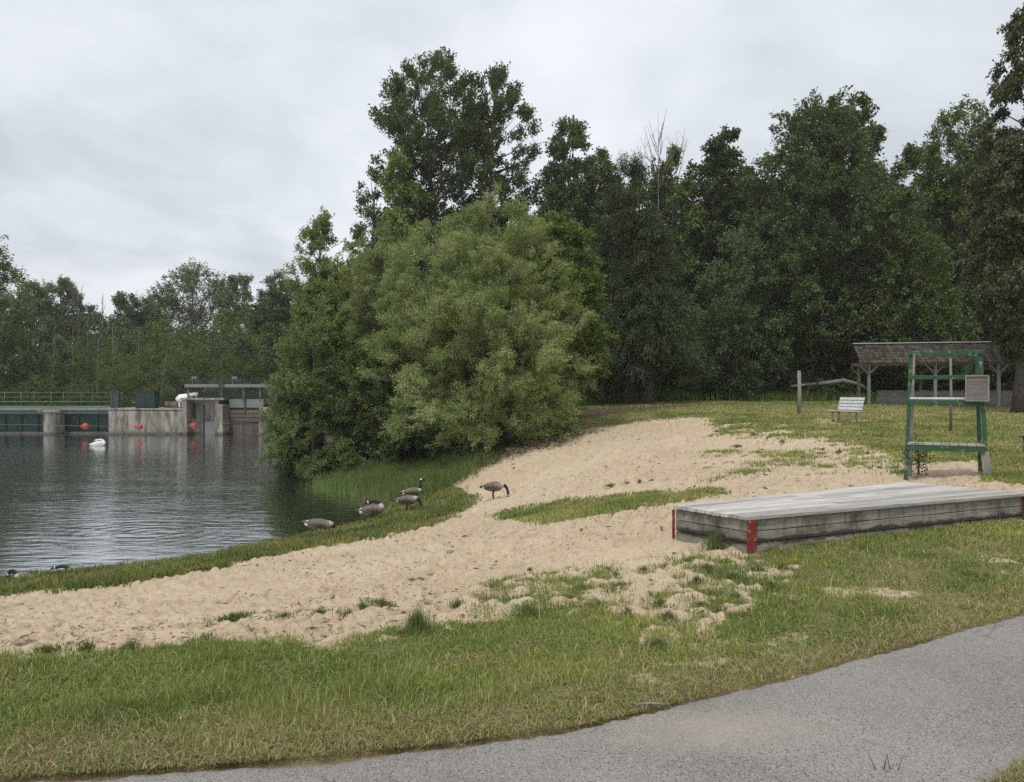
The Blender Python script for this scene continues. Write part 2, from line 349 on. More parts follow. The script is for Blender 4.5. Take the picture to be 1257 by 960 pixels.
# ------------------------------------------------------------------ ground
def build_ground():
    rr = [0.25, .6, 1., 1.5, 2., 2.4]; r = 2.4
    while r < 60: r += max(.008, min(.33, r * r / 1568 * 1.15)); rr.append(r)
    while r < 650: r *= 1.13; rr.append(r)
    rr = np.array(rr)
    a_in = np.radians(np.linspace(-54, 54, 1320)); a_out = np.radians(np.linspace(54, 306, 96)[1:-1])
    ang = np.concatenate([a_in, a_out]); na, nr = len(ang), len(rr)
    A, R = np.meshgrid(ang, rr); X = (R * np.sin(A)); Y = (R * np.cos(A))
    X = np.append(X.ravel(), 0); Y = np.append(Y.ravel(), 0)
    Z = gz(X, Y); sand, dirt, dry, soft = masks(X, Y, Z)
    d = np.hypot(X, Y); fade = smooth(70, 30, d)
    # trampled sand: soft footprints, ridges; grass: gentle lumps
    ux = X + .12 * vnoise(X * 3, Y * 3, 4); uy = Y + .12 * vnoise(X * 3 + 9, Y * 3, 5)
    cell = np.zeros(len(X))
    for gsz, amp, rad in ((.36, .05, .14), (.23, .045, .09), (.13, .026, .052)):
        gx = np.floor(ux / gsz).astype(np.int64); gy = np.floor(uy / gsz).astype(np.int64)
        best = np.full(len(X), 9.)
        for i in (-1, 0, 1):
            for j in (-1, 0, 1):
                hx = _tab[_prm[(gx + i + _prm[(gy + j + 11) & 255]) & 255]]; hy = _tab[_prm[(gx + i + _prm[(gy + j + 97) & 255]) & 255]]
                dx = ux - (gx + i + hx) * gsz; dy = uy - (gy + j + hy) * gsz
                best = np.minimum(best, np.hypot(dx, dy * .8))
        q = best / rad
        cell += -amp * np.exp(-q * q * 1.6) + amp * .45 * np.exp(-(q - 1.35) ** 2 * 6)
    lump = (fbm(X * 3.2, Y * 3.2, 5, 30) - .5) * .06 + (fbm(X * 9, Y * 9, 3, 35) - .5) * .035 + (fbm(X * .8, Y * .8, 3, 31) - .5) * .05
    Z = Z + fade * (sand * smooth(.45, 1., soft) * (cell * (.35 + fbm(X * .5, Y * .5, 3, 44)) + lump) + (1 - sand) * (fbm(X * 4, Y * 4, 4, 33) - .5) * .05)
    e, n_ = path_edge(X), path_near(X)                       # bed of the path lies under it
    on = smooth(-.25, .05, e - Y) * smooth(-.25, .05, Y - n_)
    Z = np.where(np.abs(X) < 30, Z * (1 - on) + (gz(X, Y) - .05) * on, Z)
    V = np.stack([X, Y, Z], 1)
    i = np.arange(nr - 1)[:, None]; j = np.arange(na)[None, :]; j2 = (j + 1) % na
    q = np.stack([i * na + j, i * na + j2, (i + 1) * na + j2, (i + 1) * na + j], -1).reshape(-1, 4)[:, ::-1]
    jj = np.arange(na); tri = np.stack([np.full(na, nr * na), jj, (jj + 1) % na], 1)[:, ::-1]
    colr = np.stack([soft, dirt, dry, np.ones_like(sand)], 1)
    me = mesh_np('ground', V, np.concatenate([q.ravel(), tri.ravel()]), np.concatenate([np.full(len(q), 4), np.full(na, 3)]),
                 {'mask': ('POINT', 'FLOAT_COLOR', colr)}, smooth=True)
    m, nt, b = mat('ground')
    sep = nt.nodes.new('ShaderNodeSeparateColor'); nt.links.new(attr(nt, 'mask', 'Color'), sep.inputs[0])
    pos = geocoord(nt)
    big = noise(nt, .35, 4, .6, pos); fine = noise(nt, 38, 4, .75, pos); mid = noise(nt, 4.5, 5, .65, pos)
    sandc = mixc(nt, ramp(nt, big, [(.35, 0.), (.65, 1.)]), (.575, .457, .318), (.645, .525, .375))
    sandc = mixc(nt, math_(nt, 'MULTIPLY', ramp(nt, mid, [(.50, 0.), (.66, 1.)]), .5), sandc, (.40, .285, .175))
    sandc = mixc(nt, math_(nt, 'MULTIPLY', ramp(nt, fine, [(.58, 0.), (.7, 1.)]), .45), sandc, (.27, .185, .11))
    sandc = mixc(nt, math_(nt, 'MULTIPLY', ramp(nt, noise(nt, 90, 2, .6, pos), [(.61, 0.), (.67, 1.)]), .7), sandc, (.18, .12, .07))
    soil = mixc(nt, mid, (.155, .15, .06), (.26, .22, .115))
    soil = mixc(nt, ramp(nt, fine, [(.4, 0.), (.75, 1.)]), soil, (.10, .09, .04))
    soil = mixc(nt, math_(nt, 'MULTIPLY', sep.outputs[2], ramp(nt, mid, [(.35, .45), (.6, 1.)])), soil, mixc(nt, fine, (.19, .155, .075), (.40, .32, .18)))
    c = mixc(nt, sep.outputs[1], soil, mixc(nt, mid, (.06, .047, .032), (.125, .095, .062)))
    sm = math_(nt, 'ADD', sep.outputs[0], math_(nt, 'MULTIPLY', math_(nt, 'SUBTRACT', noise(nt, 14, 5, .7, pos), .5), 1.9))
    c = mixc(nt, ramp(nt, sm, [(.42, 0.), (.60, 1.)]), c, sandc)
    nt.links.new(c, b.inputs['Base Color']); b.inputs['Roughness'].default_value = .95; b.inputs['Specular IOR Level'].default_value = .1
    h = math_(nt, 'ADD', noise(nt, 16, 5, .7, pos), math_(nt, 'MULTIPLY', fine, .5))
    bump(nt, b, h, .8, .06)
    o = link('ground', me, m); tag(o, kind='structure', label='sandy beach running into lawn and lake bed')
build_ground()

# ------------------------------------------------------------------ path
def build_path():
    nx, ny = 1500, 60
    xs = np.concatenate([np.linspace(-30, -4, 60)[:-1], np.linspace(-4, 6, nx), np.linspace(6, 40, 120)[1:]])
    e = path_edge(xs) + (fbm(xs * 2.2, xs * 0 + .5, 4, 50) - .5) * .09 + (fbm(xs * 14, xs * 0 + 8.5, 3, 51) - .5) * .06
    n_ = path_near(xs) + (fbm(xs * 2.2, xs * 0 + 4.5, 4, 52) - .5) * .2
    t = np.linspace(0, 1, ny)[:, None]
    X = np.repeat(xs[None], ny, 0); Y = e[None] * (1 - t) + n_[None] * t
    Z = gz(X, Y) + .006 + .02 * np.sin(np.pi * t) + (fbm(X * 1.5, Y * 1.5, 3, 53) - .5) * .012
    Z -= .022 * smooth(.09, .0, np.minimum(t, 1 - t) * 1.7); Z[0] -= .05; Z[-1] -= .05
    edge = np.minimum(t, 1 - t) * np.abs(e - n_)[None]
    n = len(xs); i = np.arange(ny - 1)[:, None]; j = np.arange(n - 1)[None]
    q = np.stack([i * n + j, (i + 1) * n + j, (i + 1) * n + j + 1, i * n + j + 1], -1).reshape(-1, 4)
    me = mesh_np('path', np.stack([X, Y, Z], -1).reshape(-1, 3), q.ravel(), np.full(len(q), 4), {'edge': ('POINT', 'FLOAT', edge.ravel())}, smooth=True)
    m, nt, b = mat('asphalt'); pos = geocoord(nt)
    vo = nt.nodes.new('ShaderNodeTexVoronoi'); vo.inputs['Scale'].default_value = 170; nt.links.new(pos, vo.inputs['Vector'])
    sp = nt.nodes.new('ShaderNodeSeparateColor'); nt.links.new(vo.outputs['Color'], sp.inputs[0])
    c = mixc(nt, ramp(nt, noise(nt, .9, 5, .6, pos), [(.38, 0.), (.62, 1.)]), (.235, .22, .20), (.305, .287, .262))
    c = mixc(nt, ramp(nt, sp.outputs[0], [(.0, .0), (.35, .35), (1., .0)]), c, (.12, .115, .11))
    c = mixc(nt, math_(nt, 'MULTIPLY', ramp(nt, sp.outputs[1], [(.8, 0.), (.86, 1.)]), .6), c, (.42, .40, .37))
    c = mixc(nt, math_(nt, 'MULTIPLY', ramp(nt, sp.outputs[2], [(.86, 0.), (.9, 1.)]), .8), c, (.06, .058, .055))
    c = mixc(nt, math_(nt, 'MULTIPLY', ramp(nt, noise(nt, 300, 2, .6, pos), [(.5, 0.), (.7, 1.)]), .35), c, (.1, .095, .09))
    # drifted sand: a bald patch and a rim along the edge
    sep = nt.nodes.new('ShaderNodeSeparateXYZ'); nt.links.new(pos, sep.inputs[0])
    sx = math_(nt, 'MULTIPLY', math_(nt, 'SUBTRACT', sep.outputs[0], .95), 1.6); sy = math_(nt, 'MULTIPLY', math_(nt, 'SUBTRACT', sep.outputs[1], 3.72), 3.2)
    dd = math_(nt, 'SQRT', math_(nt, 'ADD', math_(nt, 'MULTIPLY', sx, sx), math_(nt, 'MULTIPLY', sy, sy)))
    dd = math_(nt, 'ADD', dd, math_(nt, 'MULTIPLY', math_(nt, 'SUBTRACT', noise(nt, 3, 5, .7, pos), .5), 1.3))
    pm = ramp(nt, dd, [(.25, .42), (1., 0.)])
    c = mixc(nt, pm, c, (.40, .345, .27))
    ed = math_(nt, 'ADD', attr(nt, 'edge'), math_(nt, 'MULTIPLY', math_(nt, 'SUBTRACT', noise(nt, 9, 5, .75, pos), .5), .26))
    c = mixc(nt, math_(nt, 'MULTIPLY', ramp(nt, ed, [(.0, 1.), (.06, 0.)]), .75), c, mixc(nt, noise(nt, 60, 3, .7, pos), (.16, .13, .09), (.4, .33, .24)))
    ve = nt.nodes.new('ShaderNodeTexVoronoi'); ve.feature = 'DISTANCE_TO_EDGE'; ve.inputs['Scale'].default_value = 1.
    wv = nt.nodes.new('ShaderNodeTexNoise'); wv.inputs['Scale'].default_value = 2.2; wv.inputs['Detail'].default_value = 6; nt.links.new(pos, wv.inputs['Vector'])
    va = nt.nodes.new('ShaderNodeVectorMath'); va.operation = 'MULTIPLY_ADD'; va.inputs[1].default_value = (.55, .55, 0); nt.links.new(wv.outputs['Color'], va.inputs[0]); nt.links.new(pos, va.inputs[2]); nt.links.new(va.outputs[0], ve.inputs['Vector'])
    crack = ramp(nt, math_(nt, 'ADD', ve.outputs['Distance'], math_(nt, 'MULTIPLY', ramp(nt, noise(nt, .7, 3, .6, pos), [(.40, 0.), (.46, 1.)]), .1)), [(.003, .35), (.007, 0.)])
    c = mixc(nt, crack, c, (.04, .038, .035))
    nt.links.new(c, b.inputs['Base Color']); b.inputs['Roughness'].default_value = .9; b.inputs['Specular IOR Level'].default_value = .2
    bump(nt, b, math_(nt, 'ADD', vo.outputs['Distance'], noise(nt, 160, 3, .7, pos)), .6, .004)
    tag(link('path', me, m), kind='structure', label='grey asphalt path')
build_path()

# ------------------------------------------------------------------ lake
def build_lake():
    xs = np.linspace(-260, 0.5, 60); ys = np.linspace(2, 68, 40)
    X, Y = np.meshgrid(xs, ys); Z = np.full(X.shape, WZ); n = len(xs)
    i = np.arange(len(ys) - 1)[:, None]; j = np.arange(n - 1)[None]
    q = np.stack([i * n + j, i * n + j + 1, (i + 1) * n + j + 1, (i + 1) * n + j], -1).reshape(-1, 4)
    me = mesh_np('water', np.stack([X, Y, Z], -1).reshape(-1, 3), q.ravel(), np.full(len(q), 4), smooth=True)
    m, nt, b = mat('water')
    b.inputs['Base Color'].default_value = (.026, .028, .022, 1); b.inputs['Roughness'].default_value = .11; b.inputs['IOR'].default_value = 2.6
    b.inputs['Specular IOR Level'].default_value = .75
    w1 = noise(nt, 1, 3, .5, geocoord(nt, (1.1, 3.2, 1))); w2 = noise(nt, 1, 3, .55, geocoord(nt, (4.5, 9, 1)))
    w3 = noise(nt, 1, 2, .5, geocoord(nt, (.25, .6, 1))); h = math_(nt, 'ADD', math_(nt, 'MULTIPLY', w1, .6), math_(nt, 'MULTIPLY', w2, math_(nt, 'MULTIPLY', ramp(nt, w3, [(.4, .1), (.6, 1.)]), .22)))
    sp = nt.nodes.new('ShaderNodeSeparateXYZ'); nt.links.new(geocoord(nt), sp.inputs[0])
    for (cx, cy, rad, k) in ((-9.0, 19.8, 3.2, 15.), (-4.9, 20.0, 1.6, 18.), (-33., 52.5, 4., 9.)):          # rings left by feeding birds
        dx = math_(nt, 'SUBTRACT', sp.outputs[0], cx); dy = math_(nt, 'SUBTRACT', sp.outputs[1], cy)
        d = math_(nt, 'SQRT', math_(nt, 'ADD', math_(nt, 'MULTIPLY', dx, dx), math_(nt, 'MULTIPLY', dy, dy)))
        s = math_(nt, 'SINE', math_(nt, 'MULTIPLY', d, k)); f = math_(nt, 'MAXIMUM', math_(nt, 'SUBTRACT', 1., math_(nt, 'DIVIDE', d, rad)), 0.)
        h = math_(nt, 'ADD', h, math_(nt, 'MULTIPLY', math_(nt, 'MULTIPLY', s, f), .07))
    bn = bump(nt, b, h, .5, .042)
    calm = nt.nodes.new('ShaderNodeMapRange'); calm.inputs[1].default_value = 36; calm.inputs[2].default_value = 53; calm.inputs[3].default_value = .85; calm.inputs[4].default_value = .15
    nt.links.new(sp.outputs[1], calm.inputs[0]); nt.links.new(calm.outputs[0], bn.inputs['Strength'])   # a breeze on the open part, calm by the dam
    gl = nt.nodes.new('ShaderNodeBsdfGlossy'); gl.inputs['Color'].default_value = (.95, .97, 1, 1); gl.inputs['Roughness'].default_value = .11; nt.links.new(bn.outputs[0], gl.inputs['Normal'])
    ms = nt.nodes.new('ShaderNodeMixShader'); ms.inputs[0].default_value = .55; nt.links.new(b.outputs[0], ms.inputs[1]); nt.links.new(gl.outputs[0], ms.inputs[2]); nt.links.new(ms.outputs[0], nt.nodes['Material Output'].inputs['Surface'])
    tag(link('water', me, m), kind='structure', label='dark rippled lake water')
build_lake()

# ------------------------------------------------------------------ leaves and trees
def norm(a): return a / (np.linalg.norm(a, axis=-1, keepdims=True) + 1e-9)
def leaves(pos, axis, L, W, rng, upbias=.8, rnd=None):
    n = len(pos); nn = norm(rng.normal(size=(n, 3)) + np.array([0, 0, upbias])); side = norm(np.cross(axis, nn)); nn = np.cross(side, axis)
    l = (L * rng.uniform(.65, 1.25, n))[:, None]; w = (W * rng.uniform(.7, 1.2, n))[:, None]
    V = np.stack([pos, pos + axis * l * .45 + side * w * .5 + nn * w * .12, pos + axis * l, pos + axis * l * .45 - side * w * .5 + nn * w * .12], 1).reshape(-1, 3)
    return V, rng.random(n) if rnd is None else rnd
def quads(name, V, rnd):
    n = len(V) // 4
    return mesh_np(name, V, np.arange(4 * n), np.full(n, 4), {'rnd': ('FACE', 'FLOAT', rnd)})

PROF = {
    'round': lambda t: np.sqrt(np.clip(1 - (2 * t - 1) ** 2, 0, 1)) * .98 + .02,
    'egg':   lambda t: np.clip(np.sin(np.pi * np.clip(t, 0, 1) ** .75), 0, 1) ** .7 + .03,
    'dome':  lambda t: np.sqrt(np.clip(1 - np.clip((t - .3) / .7, -.75, 1) ** 2, 0, 1)),
    'tall':  lambda t: (np.clip(t / .25, 0, 1) ** .6) * (1 - .62 * np.clip((t - .25) / .75, 0, 1) ** 1.4) ,
    'cone':  lambda t: np.clip(1 - t, 0, 1) ** .85 + .02,
    'vase':  lambda t: (.35 + .65 * np.clip(t / .65, 0, 1)) * np.sqrt(np.clip(1 - np.clip((t - .65) / .35, 0, 1) ** 2, 0.02, 1)),
    'bush':  lambda t: np.sqrt(np.clip(1 - t ** 2, 0, 1)),
}
def grow(H, R, zb, prof, n_clump, n_leaf, L, W, seed, up=.3, out=.6, rand=.6, droop=.1, csz=.3, shell=.45, lobes=.5, flat=.8, twigs=9, ax_twig=.8, leafdroop=.2, lean=(0, 0), upb=1.5, tw=1.):
    """returns leaf verts, per-leaf value, clump centres"""
    rng = np.random.default_rng(seed); pf = PROF[prof]
    tt = np.linspace(0.01, .99, 200); w = pf(tt) + .12; w /= w.sum()
    t = rng.choice(tt, n_clump, p=w) + rng.normal(0, .01, n_clump); a = rng.uniform(0, 2 * np.pi, n_clump)
    lob = 1 - lobes / 2 + lobes * vnoise(a / (2 * np.pi) * 6 + seed, t * 5 + seed * 1.7, seed % 50) + lobes * .4 * (vnoise(a * 3, t * 12 + seed, 7) - .5)
    rr = R * pf(np.clip(t, 0, 1)) * lob * rng.random(n_clump) ** shell
    c = np.stack([np.cos(a) * rr + lean[0] * t * H, np.sin(a) * rr + lean[1] * t * H, zb + t * (H - zb)], 1)
    cs = R * csz * rng.uniform(.55, 1.25, n_clump)
    outw = norm(np.stack([np.cos(a), np.sin(a), (t - .45) * 1.2], 1))
    wt = cs ** 2; nl = np.maximum(4, (n_leaf * wt / wt.sum())).astype(int)
    ci = np.repeat(np.arange(n_clump), nl); n = len(ci)
    key = ci * twigs + rng.integers(0, twigs, n)                      # twig of every leaf
    nk = n_clump * twigs; kc = np.repeat(np.arange(n_clump), twigs)
    td = norm(outw[kc] * out + np.array([0, 0, up]) + rng.normal(0, rand, (nk, 3)))
    ts = c[kc] + rng.normal(0, .33, (nk, 3)) * cs[kc][:, None] * np.array([1, 1, flat])
    tl = cs[kc] * rng.uniform(.6, 1.35, nk) * tw
    u = rng.random(n) ** .8
    pos = ts[key] + td[key] * (tl[key] * u)[:, None]
    pos[:, 2] -= droop * tl[key] * u ** 2
    pos += rng.normal(0, .5 * L, (n, 3))
    d = td[key] - np.stack([0 * u, 0 * u, 2 * droop * u], 1)
    ax = norm(d * ax_twig + rng.normal(0, .55, (n, 3)) - np.array([0, 0, leafdroop]))
    V, _ = leaves(pos, ax, L, W, rng, upb)
    rv = np.clip(.65 * rng.random(n_clump)[ci] + .35 * rng.random(n), 0, 1)
    return V, rv, c

def trunk_mb(H, zb, r0, C, seed, n_limb=40, lean=(0, 0), top=.88, limb=.35):
    rng = random.Random(seed); mb = MB()
    pts = []; rad = []
    for i in range(9):
        s = i / 8; pts.append((rng.uniform(-.06, .06) * H * .1 * (i > 0) + lean[0] * s * H * top, rng.uniform(-.06, .06) * H * .1 * (i > 0) + lean[1] * s * H * top, -.2 + (H * top + .2) * s)); rad.append(r0 * (1.35 if i == 0 else 1) * (1 - .88 * s) + .01)
    mb.tube(pts, rad, 9)
    idx = list(range(len(C))); rng.shuffle(idx)
    for k in idx[:n_limb]:
        c = Vector(C[k]); hd = math.hypot(c.x, c.y); z = max(zb * .55 + .1, min(c.z - hd * rng.uniform(.5, 1.0), H * top * .93))
        s = (z + .2) / (H * top + .2); q = s * 8; i = min(7, int(q)); f = q - i
        p0 = Vector(pts[i]).lerp(Vector(pts[i + 1]), f); rt = rad[i] * (1 - f) + rad[i + 1] * f
        m = p0.lerp(c, .5) + Vector((rng.uniform(-.1, .1) * hd, rng.uniform(-.1, .1) * hd, -.08 * hd)); r1 = min(rt * .6, .02 + r0 * limb * (.4 + .3 * rng.random()))
        mb.tube([p0, p0.lerp(m, .6), m, m.lerp(c, .6), c], [r1, r1 * .85, r1 * .65, r1 * .4, .012], 5, cap=False)
    return mb

def make_tree(name, label, cat, loc, spec, leafmat, barkmat='bark', group=None, rz=0., n_limb=40, r0=None, part='crown'):
    t = empty(name, loc, rz); tag(t, label, cat, group)
    s = dict(spec); seed = s['seed']
    V, rv, C = grow(**s)
    o = link(part, quads(part, V, rv), M[leafmat], t)
    trunk_mb(s['H'], s['zb'], r0 or s['H'] * .014, C, seed, n_limb, s.get('lean', (0, 0))).build('trunk', M[barkmat], t)
    return t
def copy_thing(t, loc, scale, rz, label, group=None, leafmat=None):
    c = t.copy(); COL.objects.link(c); c.location = loc; c.scale = scale; c.rotation_euler = (0, 0, rz); c['label'] = label
    if group: c['group'] = group
    for ch in list(t.children):
        d = ch.copy(); COL.objects.link(d); d.parent = c
        if leafmat and ch.name.startswith('crown'):
            d.material_slots[0].link = 'OBJECT'; d.material_slots[0].material = M[leafmat]
    return c
def at(px, Y): x = (px - CX) / F * Y; return x, Y, z1(x, Y)
def hgt(top, Y, z): return EYE + (CY - top) * Y / F - z

def tree(name, label, px, top, wpx, Y, prof, leafmat, seed, cat='tree', r0=None, n_clump=120, n_leaf=40000, L=.2, W=.12, zbf=.12, group=None, bark='bark', n_limb=45, **kw):
    x, y, z = at(px, Y); H = hgt(top, Y, z); R = wpx / 2 * Y / F
    sp = dict(H=H, R=R, zb=H * zbf, prof=prof, n_clump=n_clump, n_leaf=n_leaf, L=L, W=W, seed=seed); sp.update(kw)
    return make_tree(name, label, cat, (x, y, z - .05), sp, leafmat, bark, group, n_limb=n_limb, r0=r0)

EDGEWOOD = 'trees of the wood behind the lawn'
FARWOOD = 'trees of the far shore behind the dam'
# --- the lone willow and what grows round it on the shore
x, y, z = at(596, 30.5)
wil = empty('willow_tree', (x, y, z)); tag(wil, 'big rounded pale green willow spreading over the sand beside the lake', 'willow')
Vs, Rs = [], []
for (dx, dy, H, R, zb, nc, nl, sd, ln) in ((.5, 0, 9.3, 2.9, .7, 230, 165000, 11, (0, 0)), (-1.9, .6, 8.7, 2.3, .6, 150, 85000, 12, (-.03, 0)), (1.7, -.2, 6.2, 1.6, 1.2, 100, 55000, 13, (.03, 0)), (.2, -1.5, 6.2, 2.7, .5, 140, 80000, 14, (0, -.05))):
    V, rv, C = grow(H, R, zb, 'dome', int(nc * 1.25), int(nl * 1.4), .12, .027, sd, up=1.0, out=.75, rand=.33, droop=.4, csz=.23, shell=.3, lobes=.6, twigs=13, ax_twig=1.2, leafdroop=.05, lean=ln)
    Vs.append(V + np.array([dx, dy, 0])); Rs.append(rv)
    if sd == 11: C0 = C
link('crown', quads('crown', np.concatenate(Vs), np.concatenate(Rs)), M['willow'], wil)
tb = MB(); rg = random.Random(5)
for k in range(11):
    a = rg.uniform(0, 6.28); q = rg.uniform(.2, 1); r1 = rg.uniform(.06, .13); e = Vector((math.cos(a) * 3.4 * q + .2, math.sin(a) * 2.6 * q, rg.uniform(5, 8)))
    b0 = Vector((math.cos(a) * .5, math.sin(a) * .5, -.2)); mm = b0.lerp(e, .5) + Vector((0, 0, 1)) * .3
    tb.tube([b0, b0.lerp(mm, .5), mm, mm.lerp(e, .5), e], [r1 * 1.2, r1, r1 * .8, r1 * .5, .015], 7)
tb.build('trunk', M['bark'], wil)

tree('elm_tree', 'yellow green leafy tree with dark stem, just right of the willow', 694, 275, 84, 31.5, 'egg', 'bright', 21, n_clump=120, n_leaf=60000, L=.13, W=.075, zbf=.2, up=.35, csz=.32)
tree('elm_tree', 'slender mid green tree rising behind the top right of the willow', 668, 285, 75, 37, 'egg', 'bright', 22, n_clump=80, n_leaf=35000, L=.13, W=.075, zbf=.1)
tree('alder_tree', 'loose airy tree above the left shoulder of the willow', 392, 268, 84, 37, 'egg', 'alder', 23, n_clump=200, n_leaf=50000, L=.12, W=.06, zbf=.1, up=1.1, csz=.15, tw=2., shell=.6, lobes=.7, n_limb=60)
tree('alder_tree', 'bushy dark green tree between the willow and the dam', 432, 285, 105, 36, 'egg', 'alder', 24, n_clump=130, n_leaf=62000, L=.13, W=.07, zbf=.06, up=.4, csz=.3)
tree('alder_tree', 'leafy tree crowded against the left side of the willow', 468, 280, 104, 33.5, 'egg', 'willow', 25, n_clump=190, n_leaf=90000, L=.12, W=.03, zbf=.05, up=1.0, csz=.22, droop=.35, rand=.4)
def shrub(name, label, px, py, top, wpx, leafmat, seed, n_leaf=30000, L=.1, W=.05, prof='dome', **kw):
    p = pg(px, py, True); H = hgt(top, p.y, p.z); R = wpx / 2 * p.y / F
    sp = dict(H=H, R=R, zb=.05, prof=prof, n_clump=kw.pop('n_clump', 90), n_leaf=n_leaf, L=L, W=W, seed=seed, csz=.3, up=.4); sp.update(kw)
    t = make_tree(name, label, 'shrub', (p.x, p.y, p.z - .03), sp, leafmat, 'bark', kw.get('group'), n_limb=50, r0=.05)
    return t
shrub('shore_shrub', 'grey green shrub overhanging the water right of the dam', 385, 582, 396, 105, 'shrub', 31, 60000, n_clump=130)
shrub('shore_shrub', 'dark dense shrub at the water below the willow', 455, 572, 420, 105, 'shrub', 32, 55000, n_clump=120)
shrub('shore_shrub', 'low leafy shrub spilling to the water at the left end of the thicket', 357, 580, 480, 62, 'shrub', 33, 28000, n_clump=70)
shrub('shore_shrub', 'blue green low shrub at the sand edge under the willow', 566, 566, 487, 100, 'silver', 34, 35000, L=.1, W=.03, n_clump=80)
shrub('shore_shrub', 'shady low shrub in the gap under the willow beside the tall grass', 505, 570, 470, 80, 'shrub', 35, 32000, n_clump=80)

# --- the wood behind the lawn, from left to right
tree('poplar_tree', 'tallest dark poplar with ragged top, left of the sky gap', 526, 78, 128, 58, 'vase', 'poplar', 41, group=EDGEWOOD, n_clump=330, n_leaf=66000, L=.2, W=.14, zbf=.3, up=1.2, rand=.4, csz=.12, tw=2.2, shell=.55, lobes=.7, n_limb=80)
tree('poplar_tree', 'tall dark poplar with open limbs, right of the sky gap', 604, 92, 100, 58.6, 'vase', 'poplar', 42, group=EDGEWOOD, n_clump=200, n_leaf=36000, L=.2, W=.14, zbf=.32, up=1.2, rand=.4, csz=.13, tw=2.2, shell=.55, lobes=.7, n_limb=80)
tree('poplar_tree', 'rounded poplar next to the two tallest ones on their right', 698, 148, 88, 57, 'egg', 'poplar', 43, group=EDGEWOOD, n_clump=280, n_leaf=56000, L=.2, W=.14, zbf=.2, up=1.0, rand=.4, csz=.13, tw=2., shell=.5, lobes=.6)
tree('birch_tree', 'light green drooping tree at the left foot of the tallest poplar', 492, 188, 78, 54, 'egg', 'bright', 44, group=EDGEWOOD, n_clump=75, n_leaf=22000, L=.2, W=.12, zbf=.2, up=-.2, droop=.6, csz=.3, lobes=.7)
tree('leafy_tree', 'small ragged dark tree at the far left end of the poplar row', 458, 195, 60, 57, 'egg', 'poplar', 45, group=EDGEWOOD, n_clump=120, n_leaf=16000, L=.2, W=.13, zbf=.2, lobes=.9, csz=.16, tw=2., up=.9)
tree('leafy_tree', 'dark tree filling below the sky gap between the two poplars', 585, 236, 95, 60, 'egg', 'darkleaf', 46, group=EDGEWOOD, n_clump=90, n_leaf=28000, L=.25, W=.17, zbf=.1)
tree('leafy_tree', 'dark leafy tree between the rounded poplar and the fir', 742, 190, 70, 58, 'egg', 'midleaf', 47, group=EDGEWOOD, n_clump=90, n_leaf=28000, L=.24, W=.16, zbf=.1, lobes=.7)
def fir(label, px, top, wpx, Y, seed, nl=40000):
    return tree('fir_tree', label, px, top, wpx, Y, 'cone', 'fir', seed, group=EDGEWOOD, n_clump=200, n_leaf=int(nl * 1.3), r0=.24, L=.2, W=.04, zbf=.2, up=.0, out=1., rand=.35, droop=.35, csz=.3, shell=.35, lobes=.35, flat=.35, twigs=10, ax_twig=1.0, leafdroop=.1, n_limb=60)
fir('tall dark conifer with pointed top behind the end of the beach', 774, 193, 112, 43, 51, 52000)
fir('broad dark conifer with bare lower trunk at the back of the lawn', 796, 262, 120, 42, 52, 44000)
fir('dark conifer partly hidden by the right flank of the willow', 742, 275, 90, 45, 53, 36000)
tree('leafy_tree', 'lighter green tree under the bare dead twigs', 826, 178, 66, 55, 'egg', 'midleaf', 48, group=EDGEWOOD, n_clump=90, n_leaf=26000, L=.22, W=.14, zbf=.1)
tree('leafy_tree', 'blackish green round topped tree left of the big maple', 894, 157, 92, 54, 'egg', 'darkleaf', 49, group=EDGEWOOD, n_clump=160, n_leaf=48000, L=.23, W=.17, zbf=.1, csz=.22, lobes=.5)
tree('maple_tree', 'huge broad dome shaped maple in the middle of the wood edge', 1008, 132, 212, 50, 'egg', 'maple', 61, group=EDGEWOOD, n_clump=330, n_leaf=125000, L=.2, W=.12, zbf=.06, csz=.2, up=.4, lobes=.35)
tree('maple_tree', 'tree top with rounded lumps showing over the big maple on the right', 1046, 114, 66, 58, 'egg', 'midleaf', 62, group=EDGEWOOD, n_clump=60, n_leaf=20000, L=.25, W=.18, zbf=.4, csz=.35, lobes=.6)
tree('maple_tree', 'leafy tree over the shelter with paler green leaves', 1122, 188, 108, 56, 'egg', 'midleaf', 63, group=EDGEWOOD, n_clump=150, n_leaf=48000, L=.22, W=.14, zbf=.06, csz=.25)
tree('locust_tree', 'thin open crowned tree with sky showing through its top right of the maple', 1178, 130, 96, 50, 'vase', 'midleaf', 64, group=EDGEWOOD, n_clump=150, n_leaf=28000, L=.18, W=.12, zbf=.25, csz=.15, tw=1.8, lobes=.9, n_limb=90)
tree('leafy_tree', 'silvery leaved small tree in front of the big maple', 905, 290, 105, 46, 'egg', 'silver', 65, group=EDGEWOOD, n_clump=110, n_leaf=34000, L=.17, W=.08, zbf=.03, up=.5)
tree('leafy_tree', 'mid green tree standing close behind the shelter roof', 1120, 285, 120, 46, 'egg', 'midleaf', 66, group=EDGEWOOD, n_clump=130, n_leaf=42000, L=.18, W=.11, zbf=.03)
tree('leafy_tree', 'dark tree at the frame edge behind the reddish tree', 1225, 175, 120, 52, 'egg', 'darkleaf', 67, group=EDGEWOOD, n_clump=130, n_leaf=40000, L=.22, W=.15, zbf=.05)
tree('cherry_tree', 'dark reddish leaved tree with bare trunk hanging over the shelter', 1250, -20, 128, 33, 'tall', 'red', 68, n_clump=300, n_leaf=80000, L=.16, W=.10, zbf=.135, up=-.1, droop=.6, csz=.15, lobes=.8, tw=1.2, n_limb=90, leafdroop=.6, lean=(.075, 0))

